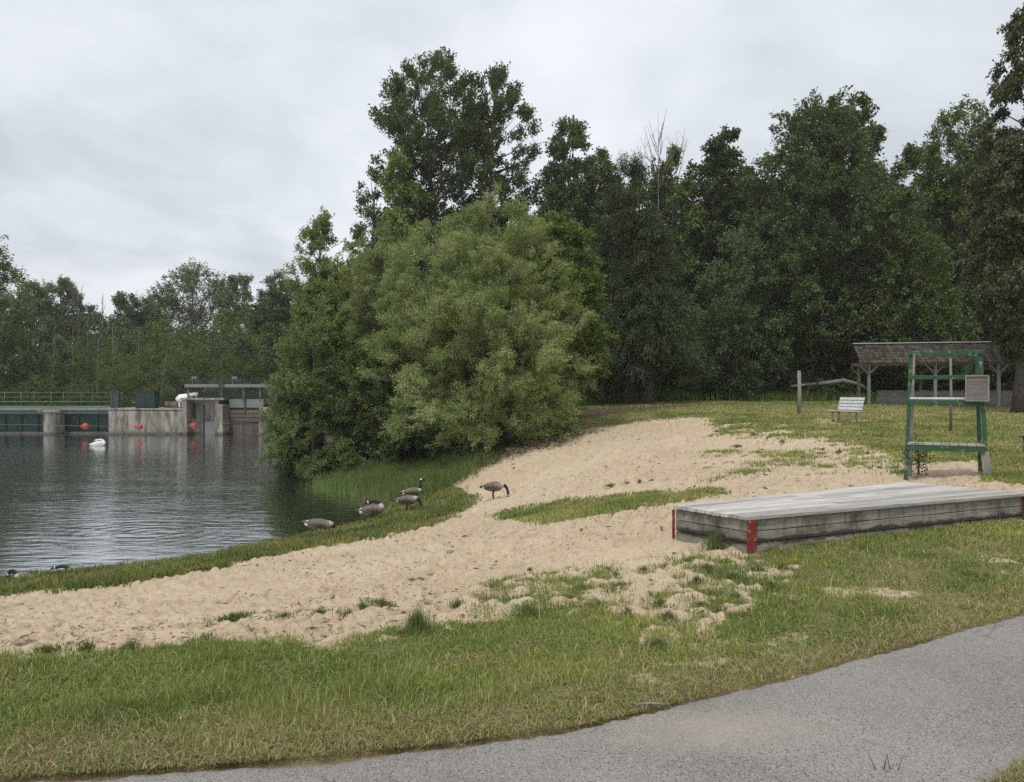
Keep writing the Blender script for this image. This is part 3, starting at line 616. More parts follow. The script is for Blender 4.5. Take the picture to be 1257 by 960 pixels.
# trees filling the depth of the wood: four kinds, copied
deep = 'dark leafy tree standing deep inside the wood, mostly hidden by others'
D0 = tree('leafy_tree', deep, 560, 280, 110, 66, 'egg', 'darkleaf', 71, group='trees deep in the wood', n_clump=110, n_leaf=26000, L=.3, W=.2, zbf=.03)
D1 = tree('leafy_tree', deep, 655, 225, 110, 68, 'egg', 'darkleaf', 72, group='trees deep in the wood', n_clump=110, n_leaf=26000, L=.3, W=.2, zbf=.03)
rg = random.Random(3)
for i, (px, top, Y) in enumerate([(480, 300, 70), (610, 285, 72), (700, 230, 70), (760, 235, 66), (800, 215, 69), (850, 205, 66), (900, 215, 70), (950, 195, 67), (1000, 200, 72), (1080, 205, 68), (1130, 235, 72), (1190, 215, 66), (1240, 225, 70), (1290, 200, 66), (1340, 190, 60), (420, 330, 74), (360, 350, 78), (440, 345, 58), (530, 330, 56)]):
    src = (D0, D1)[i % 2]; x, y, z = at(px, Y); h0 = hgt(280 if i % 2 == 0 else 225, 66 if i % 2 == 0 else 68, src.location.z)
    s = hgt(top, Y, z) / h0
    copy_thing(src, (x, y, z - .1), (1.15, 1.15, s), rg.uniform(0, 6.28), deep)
for i, (px, top, Y) in enumerate([(-95, 360, 92), (-150, 345, 96), (-215, 370, 94), (-280, 350, 98), (-350, 340, 96), (-430, 365, 100), (-520, 350, 98), (-620, 340, 100)]):
    src = (D0, D1)[i % 2]; x, y, z = at(px, Y); h0 = hgt(280 if i % 2 == 0 else 225, 66 if i % 2 == 0 else 68, src.location.z); s = hgt(top, Y, z) / h0
    copy_thing(src, (x, y, z - .1), (1.3, 1.3, s), rg.uniform(0, 6.28), 'leafy tree on the far shore beyond the left edge of the photo', 'trees beyond the left edge', 'farleaf')
# underwood along the edge of the lawn
ug = 'bushes along the foot of the wood'; ul = 'leafy green bush at the foot of the wood behind the lawn'
def bush_src(label, px, top, wpx, Y, m, seed, group, nl=14000):
    x, y, z = at(px, Y); H = hgt(top, Y, z)
    t = make_tree('bush', label, 'bush', (x, y, z - .03), dict(H=H, R=wpx / 2 * Y / F, zb=.02, prof='bush', n_clump=60, n_leaf=nl, L=.17, W=.1, seed=seed, csz=.32, up=.5), m, 'bark', group, n_limb=15, r0=.04)
    return t, H
B0, h0 = bush_src(ul, 835, 425, 90, 49, 'under', 81, ug); B1, h1 = bush_src(ul, 890, 440, 90, 49, 'darkleaf', 82, ug)
for i, (px, top, Y) in enumerate([(720, 440, 50), (760, 450, 51), (800, 455, 50), (862, 448, 50), (930, 430, 49), (960, 445, 48), (1000, 420, 49), (1030, 440, 50), (1062, 425, 48), (1100, 435, 48), (1135, 440, 49), (1170, 430, 48), (1205, 435, 49), (1240, 430, 48), (1280, 425, 46), (1320, 420, 44), (870, 400, 53), (960, 390, 53), (1050, 395, 52), (800, 410, 54), (1150, 400, 52), (920, 462, 47), (845, 466, 47), (985, 465, 46.5), (690, 455, 52), (650, 460, 52), (600, 450, 55)]):
    src, hh = ((B0, h0), (B1, h1))[i % 2]; x, y, z = at(px, Y); s = hgt(top, Y, z) / hh
    copy_thing(src, (x, y, z - .05), (s * rg.uniform(.9, 1.3), s * .9, s), rg.uniform(0, 6.28), ul)

# --- the far shore behind the dam
def ft(name, label, px, top, wpx, Y, prof, m, seed, **kw):
    return tree(name, label, px, top, wpx, Y, prof, m, seed, group=FARWOOD, L=kw.pop('L', .26), W=kw.pop('W', .16), n_clump=kw.pop('n_clump', 240), n_leaf=kw.pop('n_leaf', 36000), csz=kw.pop('csz', .14), tw=1.8, up=kw.pop('up', .6), **kw)
ft('leafy_tree', 'tall dark tree at the left edge of the photo beyond the bridge', -22, 285, 112, 80, 'egg', 'midleaf', 91, zbf=.03, n_leaf=34000, L=.26, W=.17)
ft('leafy_tree', 'bushy tree next to the dark one over the bridge railing', 36, 352, 70, 90, 'egg', 'farleaf', 92, zbf=.03)
ft('leafy_tree', 'tree with a lopsided leafy top left of the bare dead trunks', 74, 346, 60, 95, 'vase', 'farleaf', 93, zbf=.08, lobes=.9)
ft('leafy_tree', 'low leafy tree between the bare dead trunks', 112, 382, 62, 100, 'egg', 'farleaf', 94, zbf=.03)
ft('leafy_tree', 'narrow pointed tree above the green cabinet', 154, 362, 50, 98, 'tall', 'farleaf', 95, zbf=.04)
ft('leafy_tree', 'small tree right of the narrow pointed one', 186, 372, 50, 100, 'egg', 'farleaf', 96, zbf=.04)
ft('leafy_tree', 'tallest far tree with open limbs showing, over the concrete wall', 236, 332, 100, 106, 'vase', 'farleaf', 97, zbf=.15, lobes=.8, n_limb=80)
ft('leafy_tree', 'slim far tree with bare gaps over the gate hoist', 290, 342, 56, 102, 'tall', 'farleaf', 98, zbf=.15, lobes=.9, n_limb=70)
ft('leafy_tree', 'dark far tree just left of the thicket by the dam', 338, 340, 66, 98, 'tall', 'farleaf', 99, zbf=.05)
Bf, hf = bush_src('green bush growing on the far bank behind the dam', 10, 425, 80, 82, 'under', 83, 'bushes on the far bank', 12000)
fb = 'green bush growing on the far bank behind the dam'
for i, (px, top, Y) in enumerate([(-30, 410, 82), (50, 435, 82), (85, 420, 84), (120, 430, 84), (150, 442, 80), (185, 425, 84), (222, 430, 82), (255, 420, 84), (290, 430, 82), (320, 415, 84), (350, 420, 82), (30, 400, 92), (100, 405, 92), (140, 400, 95), (200, 395, 95), (265, 390, 95), (310, 385, 95), (360, 380, 92), (-70, 400, 80), (60, 395, 96), (170, 405, 92), (235, 400, 92), (45, 462, 78), (5, 465, 78), (100, 465, 78), (195, 468, 77), (270, 460, 77), (330, 455, 77)]):
    x, y, z = at(px, Y); s = hgt(top, Y, z) / hf
    copy_thing(Bf, (x, y, z - .05), (s * rg.uniform(.9, 1.25), s * .8, s), rg.uniform(0, 6.28), fb)

# --- dead trees and bare trunks
def dead_tree(label, px, top, Y, seed, base=None, lean=0., spread=.12, nb=26, r0=.1, tip=.55, group='bare dead trees'):
    x, y, z = at(px, Y); H = hgt(top, Y, z); rg = random.Random(seed)
    t = empty('dead_tree', (x, y, z)); tag(t, label, 'dead tree', group)
    mb = MB(); pts = [(lean * s * H + rg.uniform(-.03, .03), rg.uniform(-.03, .03), s * H) for s in [i / 7 for i in range(8)]]
    mb.tube(pts, [r0 * (1 - .9 * i / 7) for i in range(8)], 6); br = mb
    if nb:
        for k in range(nb):
            s = rg.uniform(tip, .9); p = Vector((lean * s * H, 0, s * H)); a = rg.uniform(0, 6.28); l = H * spread * (1.3 - s) * 2 * rg.uniform(.5, 1.2)
            e = p + Vector((math.cos(a) * l * .45, math.sin(a) * l * .45, l * rg.uniform(.9, 1.7))); p = p - Vector((0, 0, .03))
            br.tube([p, p.lerp(e, .5) + Vector((0, 0, -.05 * l)), e], [.026, .018, .008], 4)
            for _ in range(2):
                q = p.lerp(e, rg.uniform(.3, .8)); q = q - Vector((0, 0, .02)); e2 = q + Vector((rg.uniform(-.3, .3) * l, rg.uniform(-.3, .3) * l, rg.uniform(.2, .5) * l)); br.tube([q, e2], [.014, .006], 3)
    mb.build('trunk', M['dead'], t)
dead_tree('bare dead treetop of upright grey twigs above the wood', 808, 138, 54, 1, spread=.13, nb=13, r0=.08, tip=.72)
dead_tree('shorter bare grey dead treetop left of the tallest twigs', 783, 172, 53, 2, spread=.1, nb=7, r0=.06, tip=.75)
dead_tree('bare dead twigs poking up right of the upright dead treetop', 830, 160, 56, 3, spread=.1, nb=6, r0=.06, tip=.75)
dead_tree('pale slim dead trunk standing over the bridge railing', 97, 355, 93, 4, lean=-.01, spread=.1, nb=18, r0=.16)
dead_tree('dark straight dead spike sticking out above the far trees', 126, 360, 96, 5, spread=.06, nb=10, r0=.2, tip=.4)
dead_tree('thin dead twigs rising left of the lopsided leafy top', 52, 338, 96, 6, spread=.06, nb=6, r0=.1)
dead_tree('pale leaning bare trunk over the concrete wall, left of a pair', 196, 425, 81, 7, lean=.12, nb=0, r0=.13)
dead_tree('pale leaning bare trunk over the concrete wall, right of a pair', 203, 424, 81.5, 8, lean=.1, nb=0, r0=.11)

for i_, (px_, tp_, Y_) in enumerate([(70, 392, 84), (88, 402, 83), (108, 385, 86), (118, 410, 82), (140, 398, 85), (168, 400, 84), (62, 415, 81)]):
    dead_tree('thin bare grey trunk standing among the bushes behind the dam', px_, tp_, Y_, 40 + i_, lean=(-.03, .02, 0, .04, -.02, .03, .05)[i_], spread=.08, nb=7, r0=.085, tip=.45, group='thin bare trunks behind the dam')
# ------------------------------------------------------------------ grass
GRASSMAT = None
def grass_mat(name):
    m, nt, b = mat(name)
    c = attr(nt, 'gcol', 'Color'); nt.links.new(c, b.inputs['Base Color']); b.inputs['Roughness'].default_value = .6; b.inputs['Specular IOR Level'].default_value = .25
    tr = nt.nodes.new('ShaderNodeBsdfTranslucent'); nt.links.new(c, tr.inputs['Color'])
    mx = nt.nodes.new('ShaderNodeMixShader'); mx.inputs[0].default_value = .3
    nt.links.new(b.outputs[0], mx.inputs[1]); nt.links.new(tr.outputs[0], mx.inputs[2]); nt.links.new(mx.outputs[0], nt.nodes['Material Output'].inputs['Surface'])
    return m
M['grass'] = grass_mat('grass_blade')
def blades(x, y, z, h, w, col, rng, lean=.35):
    n = len(x); a = rng.uniform(0, 2 * np.pi, n); d = np.stack([np.cos(a), np.sin(a), 0 * a], 1); la = rng.uniform(0, 2 * np.pi, n); l = np.abs(rng.normal(0, lean, n))
    ld = np.stack([np.cos(la) * l, np.sin(la) * l, 0 * la], 1)
    p = np.stack([x, y, z - .01], 1); h = h[:, None]; w = w[:, None]; up = np.array([0, 0, 1.])
    m_ = p + (up * .55 + ld * .3) * h; t = p + (up * (1 - .25 * l[:, None]) + ld) * h
    V = np.stack([p - d * w / 2, p + d * w / 2, m_ + d * w * .38, m_ - d * w * .38, t], 1).reshape(-1, 3)
    b = np.arange(n)[:, None] * 5
    q = b + np.array([0, 1, 2, 3]); tr = b + np.array([3, 2, 4])
    fa = np.concatenate([q, tr], 1).ravel(); sz = np.tile([4, 3], n)
    fc = np.repeat(np.concatenate([col, np.ones((n, 1))], 1), 2, 0)
    return mesh_np('grass', V, fa, sz, {'gcol': ('FACE', 'FLOAT_COLOR', fc)})
def gcolor(dry, x, y, rng):
    n = len(x); v = fbm(x * 1.1, y * 1.1, 4, 60)[:, None]; r = rng.random((n, 1))
    v = np.clip((v - .5) * 1.8 + .5, 0, 1); g = np.array([.14, .21, .046]) * (1 - v) + np.array([.37, .385, .115]) * v
    g = g * (.65 + .75 * r)
    yl = np.array([.52, .42, .22]) * (.7 + .6 * rng.random((n, 1)))
    k = (rng.random((n, 1)) < (.09 + .55 * dry[:, None])).astype(float) * rng.uniform(.5, 1, (n, 1))
    return g * (1 - k) + yl * k
def scatter(n, r0, r1, a0, a1, rng, p=1.):
    a = np.radians(rng.uniform(a0, a1, n)); u = rng.random(n)
    # density falls off as r^-(1+p)
    r = (r0 ** -p + u * (r1 ** -p - r0 ** -p)) ** (-1 / p)
    return r * np.sin(a), r * np.cos(a), r
def CP_at(px, py):
    Y = 25. if py < 545 else 18.
    for _ in range(6): Y = max(4., min(45., (EYE - z1((px - CX) / F * Y, Y)) * F / (py - CY)))
    return (px - CX) / F * Y, Y
def build_grass():
    rng = np.random.default_rng(99)
    # near lawn round the path and in the sand edge
    x, y, r = scatter(2500000, 2., 13, -52, 50, rng, .45)
    z = gz(x, y); _, dirt, dry, sand = masks(x, y, z)
    e, n_ = path_edge(x), path_near(x)
    off = (y > e + .02) | (y < n_ - .03)
    clump = fbm(x * 5, y * 5, 3, 70)
    keep = off & (rng.random(len(x)) < (1 - sand) ** 1.3 * np.maximum(.16 + .84 * smooth(.36, .6, clump), .55 * dry) * (1 - .3 * dry)) & (z > WZ + .03)
    # overhanging tufts right at the rim
    x, y, z, sand, dry, r, clump = [a[keep] for a in (x, y, z, sand, dry, r, clump)]
    dpe = np.abs(y - path_edge(x))
    h = (.014 + .04 * clump + .026 * rng.random(len(x))) * (.6 + .4 * smooth(0, .5, dpe)) * (1 - .15 * dry) * (.6 + .45 * smooth(.35, .6, fbm(x * 1.2, y * 1.2, 3, 73)))
    # creeping weeds and half bare clumps where sand and lawn meet
    cx, cy = [], []
    for a_, b_ in zip(rng.uniform(590, 1010, 900), rng.uniform(682, 812, 900)):
        cx.append((a_ - CX) / F * 1.62 * F / (b_ - CY)); cy.append(1.62 * F / (b_ - CY))
    cx = np.array(cx); cy = np.array(cy); cz = gz(cx, cy); s0, _, _, s1 = masks(cx, cy, cz)
    for a_, b_ in zip(rng.uniform(865, 1115, 420), rng.uniform(515, 582, 420)):
        p_ = CP_at(a_, b_); cx = np.append(cx, p_[0]); cy = np.append(cy, p_[1])
    cz = gz(cx, cy); s0, _, _, s1 = masks(cx, cy, cz)
    ok = (s1 > .25) & (fbm(cx * 1.1, cy * 1.1, 3, 75) > rng.uniform(.3, .62, len(cx))); cx, cy = cx[ok], cy[ok]
    kk = rng.integers(0, len(cx), len(cx) * 55); rad = rng.uniform(.03, .16, len(cx)) * np.where(cy > 12, 2.2, 1)
    wx = cx[kk] + rng.normal(0, .5, len(kk)) * rad[kk] * 1.3; wy = cy[kk] + rng.normal(0, .5, len(kk)) * rad[kk]
    x = np.concatenate([x, wx]); y = np.concatenate([y, wy]); z = np.concatenate([z, gz(wx, wy)]); dry = np.concatenate([dry, 0 * wx]); r = np.concatenate([r, np.hypot(wx, wy)])
    h = np.concatenate([h, rng.uniform(.015, .06, len(wx)) * np.minimum(1.5, .5 + rad[kk] * 6)])
    tall = rng.random(len(x)) < .035; h = np.where(tall, h * 1.8 + .02, h)
    w = (.0022 + .0007 * r) * rng.uniform(.7, 1.3, len(x))
    # flat thatch and clippings between the blades
    tx, ty, tr_ = scatter(300000, 2., 11, -46, 44, rng, .45); tz = gz(tx, ty); _, _, td_, ts_ = masks(tx, ty, tz)
    ok = ((ty > path_edge(tx) + .0) | (ty < path_near(tx))) & (rng.random(len(tx)) < (1 - ts_) ** .6 * .9); tx, ty, tz, td_, tr_ = [a[ok] for a in (tx, ty, tz, td_, tr_)]; nt_ = len(tx)
    tc = np.where(rng.random((nt_, 1)) < .10 + .5 * td_[:, None], np.array([.40, .32, .18]), np.array([.22, .29, .07])) * rng.uniform(.6, 1.3, (nt_, 1))
    tag(link('thatch', blades(tx, ty, tz + .012, rng.uniform(.02, .05, nt_), (.003 + .0006 * tr_), tc, rng, 1.6), M['grass']), 'dry thatch lying flat between the grass blades', 'thatch', kind='stuff')
    o = link('lawn_grass', blades(x, y, z, h, w, gcolor(dry, x, y, rng), rng, .5), M['grass'])
    tag(o, 'short patchy green and straw coloured grass along the path', 'grass', kind='stuff')
    # far lawn, strip and lake bank
    x, y, r = scatter(1000000, 10, 58, -42, 42, rng, .35)
    z = gz(x, y); _, dirt, dry, sand = masks(x, y, z)
    clump = fbm(x * 2.5, y * 2.5, 4, 71)
    keep = (rng.random(len(x)) < (1 - sand) * (1 - .9 * dirt) * (.3 + .7 * smooth(.35, .6, clump)) * (1 - .4 * dry)) & (z > WZ + .02) & (y < 52 + x * .0) & ~((x < -4) & (y > 30))
    x, y, z, sand, dry, r, clump = [a[keep] for a in (x, y, z, sand, dry, r, clump)]
    bank = smooth(-1.0, -1.55, z) * (x < 2)
    h = (.03 + .05 * clump + .03 * rng.random(len(x))) * (1 + 1.1 * bank * rng.random(len(x)))
    w = (.004 + .0011 * r) * rng.uniform(.7, 1.3, len(x))
    o = link('meadow_grass', blades(x, y, z, h, w, gcolor(dry * (1 - bank), x, y, rng) * (1 - .3 * bank[:, None]), rng, .45), M['grass'])
    tag(o, 'mown grass of the far lawn and the lake bank', 'grass', kind='stuff')
    # tall grass at the water below the willow
    xs, ys, cs = [], [], []
    TG = [(392, 600), (420, 588), (470, 582), (540, 574), (590, 572), (560, 590), (530, 604), (505, 612), (480, 612), (440, 606), (400, 606)]
    n = 0; pts = []
    px = rng.uniform(385, 595, 9000); py = rng.uniform(568, 616, 9000)
    ok = sdf(TG, px, py) > rng.normal(0, 3, 9000)
    P3 = np.array([pg(a, b) for a, b in zip(px[ok][:1500], py[ok][:1500])])
    k = rng.integers(0, len(P3), 30000); x = P3[k, 0] + rng.normal(0, .22, len(k)); y = P3[k, 1] + rng.normal(0, .35, len(k)); z = np.maximum(gz(x, y), WZ - .1)
    h = rng.uniform(.25, .62, len(k)) * (.7 + .6 * fbm(x * 1.5, y * 1.5, 3, 77)); v = rng.random((len(k), 1))
    col = np.array([.10, .165, .035]) * (1 - v) + np.array([.21, .27, .09]) * v
    tag(link('shore_grass', blades(x, y, z, h, np.full(len(k), .014), col, rng, .45), M['grass']), 'tall bright green grass at the water below the willow', 'grass', kind='stuff')
    # brown dead reeds beside the geese
    px = rng.uniform(440, 505, 260); py = rng.uniform(604, 626, 260); P3 = np.array([pg(a, b, True) for a, b in zip(px, py)])
    tag(link('reeds', blades(P3[:, 0], P3[:, 1], P3[:, 2] - .05, rng.uniform(.2, .5, 260), np.full(260, .016), np.array([.17, .13, .08]) * rng.uniform(.6, 1.4, (260, 1)), rng, .25), M['grass']), 'thin brown dead reeds standing in the shallows by the geese', 'reeds', kind='stuff')
    # long rough grass at the foot of the wood
    px_x = rng.uniform(3, 32, 45000); yy = rng.uniform(43.5, 50, 45000); z = gz(px_x, yy)
    keep = rng.random(45000) < smooth(.3, .6, fbm(px_x * .6, yy * .6, 3, 81)) * smooth(43.5, 46, yy)
    px_x, yy, z = px_x[keep], yy[keep], z[keep]; v = rng.random((len(z), 1))
    tag(link('rough_grass', blades(px_x, yy, z, rng.uniform(.2, .7, len(z)), np.full(len(z), .05), np.array([.07, .12, .02]) * (1 - v) + np.array([.14, .2, .04]) * v, rng, .3), M['grass']), 'long rough grass at the foot of the wood', 'grass', kind='stuff')
build_grass()

# single tufts on the sand
def tuft_mesh(seed, n, rad, h, dark=1.):
    rng = np.random.default_rng(seed); a = rng.uniform(0, 6.28, n); r = np.minimum(rad * .8, np.abs(rng.normal(0, rad * .36, n)))
    x = np.cos(a) * r; y = np.sin(a) * r * .7; v = rng.random((n, 1))
    col = (np.array([.085, .125, .04]) * (1 - v) + np.array([.19, .22, .08]) * v) * dark
    return blades(x, y, x * 0, h * rng.uniform(.4, 1.1, n) * (1.1 - r / rad * .4), np.full(n, .0075), col, rng, .75)
T = [tuft_mesh(i, (150, 260, 90)[i], (.2, .26, .14)[i], (.10, .085, .11)[i]) for i in range(3)]; TB = tuft_mesh(9, 520, .32, .19, 1.25); TF = tuft_mesh(10, 420, .3, .09, 1.1)
def tuft(px, py, me, s, label, group='grass tufts on the sand'):
    p = pg(px, py); o = link('grass_tuft', me, M['grass']); o.location = (p.x, p.y, p.z); o.scale = (s * random.uniform(.7, 1.5), s * random.uniform(.6, 1.1), s * random.uniform(.6, 1.2)); o.rotation_euler.z = random.uniform(0, 6.28)
    tag(o, label, 'grass tuft', group)
tuft(511, 776, TB, .85, 'bushy upright grass tuft at the grass edge below the middle of the sand')
tuft(649, 757, TB, .75, 'dense rounded grass tuft standing free on the lower sand')
tuft(286, 761, TF, .8, 'flat dark tuft alone on the sand above the left lawn')
tuft(470, 743, TF, 1.0, 'wide low tuft of dark blades in the middle of the lower sand')
tuft(808, 796, TB, .6, 'dark bushy weed tuft at the border of lawn and sand below the platform')
tuft(880, 672, TB, .9, 'leafy weed clump against the left end of the platform')
sl = 'small sparse grass tuft on the bare sand'
for i, (px, py, s) in enumerate([(430, 760, 1.2), (392, 754, 1.1), (370, 754, .9), (350, 757, .7), (445, 746, .9), (525, 747, .9), (562, 744, 1.0), (540, 742, .6), (693, 716, .8), (715, 726, 1.1), (760, 723, 1.1), (757, 707, .8), (805, 710, .9), (830, 722, 1.0), (650, 700, .5), (610, 690, .5), (745, 698, .6), (790, 700, .9), (700, 735, .7), (735, 742, .8), (675, 752, .9), (620, 745, .6), (870, 700, 1.2), (855, 715, 1.0), (900, 712, 1.3), (845, 690, .9), (930, 702, 1.2), (960, 697, 1.1), (812, 742, 1.0), (860, 745, 1.0), (905, 735, .9), (770, 593, .9), (785, 592, 1.2), (750, 597, 1.1), (800, 590, .8), (1045, 565, 1.0), (1030, 556, 1.4), (1010, 552, 1.2), (1065, 558, 1.3), (935, 553, .9), (905, 548, 1.2), (985, 562, .8), (960, 543, 1.4), (880, 530, 1.5), (925, 535, 1.5), (1080, 574, .9), (160, 797, 1.0), (105, 800, 1.1), (250, 786, .8), (55, 800, 1.2), (160, 800, .8), (880, 755, 1.2), (820, 760, 1.1), (770, 755, 1.0), (945, 722, 1.2), (650, 712, .6), (700, 700, .6)]):
    tuft(px, py, T[i % 3], s * .8, sl)

# sticks, leaves and droppings lying on the sand: nobody would count them
def litter():
    rng = np.random.default_rng(4); n = 3600; x, y, r = scatter(52000, 5, 32, -36, 32, rng, .4); z = gz(x, y); _, d, dr, s = masks(x, y, z)
    k = np.where((s > .9) & (fbm(x * .7, y * .7, 3, 91) > .42))[0][:n]; x, y, z, r = x[k], y[k], z[k] + .012, r[k]; n = len(k)
    a = rng.uniform(0, 6.28, n); ax = np.stack([np.cos(a), np.sin(a), rng.normal(0, .15, n)], 1)
    qx = RNG.normal(.45, 1.1, 1500); qy = RNG.normal(29.2, 1.3, 1500) + .5 * (qx - .4); qz = gz(qx, qy) + .02
    x = np.concatenate([x, qx]); y = np.concatenate([y, qy]); z = np.concatenate([z, qz]); a = rng.uniform(0, 6.28, len(x)); n = len(x); ax = np.stack([np.cos(a), np.sin(a), rng.normal(0, .15, n)], 1)
    far_ = (.9 + np.hypot(x, y) / 17)
    V, rv = leaves(np.stack([x, y, z], 1), norm(ax), .034 * far_, .013 * far_, rng, 3.); 
    big = rng.random(n) < np.where(np.arange(n) >= n - 1500, .6, .08); c = V.reshape(n, 4, 3); b = c[:, :1]; c[big] = (c - b)[big] * 2.4 + b[big]
    m, nt, bb = mat('litter'); nt.links.new(mixc(nt, attr(nt, 'rnd'), (.06, .043, .028), (.26, .18, .105)), bb.inputs['Base Color']); bb.inputs['Roughness'].default_value = .9
    tag(link('litter', quads('litter', c.reshape(-1, 3), rv), m), 'dark bits of leaf and twig strewn on the sand', 'litter', kind='stuff')
litter()

# ------------------------------------------------------------------ wooden platform
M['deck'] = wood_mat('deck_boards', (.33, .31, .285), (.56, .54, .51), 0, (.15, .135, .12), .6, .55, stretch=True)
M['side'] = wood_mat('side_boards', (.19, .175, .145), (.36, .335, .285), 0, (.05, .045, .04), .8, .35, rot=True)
M['redpaint'] = paint_mat('red_paint', (.21, .028, .02), (.3, .24, .2), .2, .6, 14)
def platform():
    A, B, C, D = Vector((2.316, 7.84, 0)), Vector((1.75, 8.6, 0)), Vector((5.31, 10.8, 0)), Vector((6.25, 9.67, 0))
    ang = math.atan2(D.y - A.y, D.x - A.x); z0 = -.02
    t = empty('platform', (A.x, A.y, z0), ang); tag(t, 'low weathered wooden platform with red painted corner boards on the sand', 'platform')
    from mathutils import Matrix
    inv = Matrix.Rotation(-ang, 3, 'Z'); a, b, c, d = [inv @ (p - A) for p in (A, B, C, D)]
    top = .39; up = Vector((0, 0, 1))
    deck = MB(); nb = 9
    for i in range(nb):
        f0, f1 = i / nb + .005, (i + 1) / nb - .005
        p0, p1, q1, q0 = a.lerp(b, f0), a.lerp(b, f1), d.lerp(c, f1), d.lerp(c, f0)
        if i == 0: p0 = p0 + Vector((0, -.022, 0)); q0 = q0 + Vector((0, -.022, 0))
        segs = [0, random.uniform(.3, .7), 1]
        for k in (0, 1):
            s0, s1 = segs[k] + (.0012 if k else 0), segs[k + 1]; dz = random.uniform(-.003, .003)
            qs = [p0.lerp(q0, s0), p0.lerp(q0, s1), p1.lerp(q1, s1), p1.lerp(q1, s0)]
            if k == 0:
                o = random.uniform(-.012, .012); qs[0] = qs[0] - Vector((.02 + o, 0, 0)); qs[3] = qs[3] - Vector((.02 + o, 0, 0))
            deck.hexa([q + up * (top - .04 + dz) for q in qs] + [q + up * (top + dz) for q in qs])
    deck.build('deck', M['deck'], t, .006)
    def side(p, q, n_in, name, rows=3):
        mb = MB(); h = (top - .045) / rows
        dirv = (q - p).normalized(); nrm = Vector((-dirv.y, dirv.x, 0)) * n_in
        L = (q - p).length
        for r in range(rows):
            cuts = [0, random.uniform(.15, .45), 1] if L > 2 and r != 1 else [0, 1]
            for k in range(len(cuts) - 1):
                e0, e1 = p.lerp(q, cuts[k] + (.001 if k else 0)), p.lerp(q, cuts[k + 1]); o = nrm * random.uniform(0, .007); zb, zt = r * h + .004 - (.03 if r == 0 else 0), (r + 1) * h - .003
                mb.hexa([x + up * zb for x in (e0 + o, e1 + o, e1 + o + nrm * .045, e0 + o + nrm * .045)] + [x + up * zt for x in (e0 + o, e1 + o, e1 + o + nrm * .045, e0 + o + nrm * .045)])
        mb.build('side_board', M['side'], t, .005)
    ins = .02
    def shr(p, q): dv = (q - p).normalized(); return p + dv * ins, q - dv * ins
    off = .012
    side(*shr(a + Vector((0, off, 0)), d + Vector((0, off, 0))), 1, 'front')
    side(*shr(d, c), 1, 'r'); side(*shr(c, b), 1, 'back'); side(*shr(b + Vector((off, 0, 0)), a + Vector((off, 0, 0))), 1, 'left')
    for p, nx in ((a, d), (d, a)):
        dv = (nx - p).normalized(); nrm = Vector((-dv.y, dv.x, 0)); nrm = nrm if nrm.y < 0 else -nrm
        mb = MB(); w0 = -.008; w1 = .088
        e0, e1 = p + dv * w0, p + dv * w1
        pts = [e0 + nrm * .03, e1 + nrm * .03, e1 - nrm * .008, e0 - nrm * .008]
        if dv.x < 0: pts = pts[::-1]
        mb.hexa([x + up * .055 for x in pts] + [x + up * (top - .046) for x in pts]); mb.build('corner_board', M['redpaint'], t, .004)
    dv = (a - b).normalized(); nrm = Vector((dv.y, -dv.x, 0)); nrm = nrm if nrm.x < 0 else -nrm
    mb = MB(); e0, e1 = b - dv * .014, b + dv * .004; pts = [e0 + nrm * .025, e1 + nrm * .025, e1 - nrm * .005, e0 - nrm * .005]
    mb.hexa([x + up * .03 for x in pts] + [x + up * (top - .046) for x in pts]); mb.build('corner_board', M['redpaint'], t, .004)
platform()

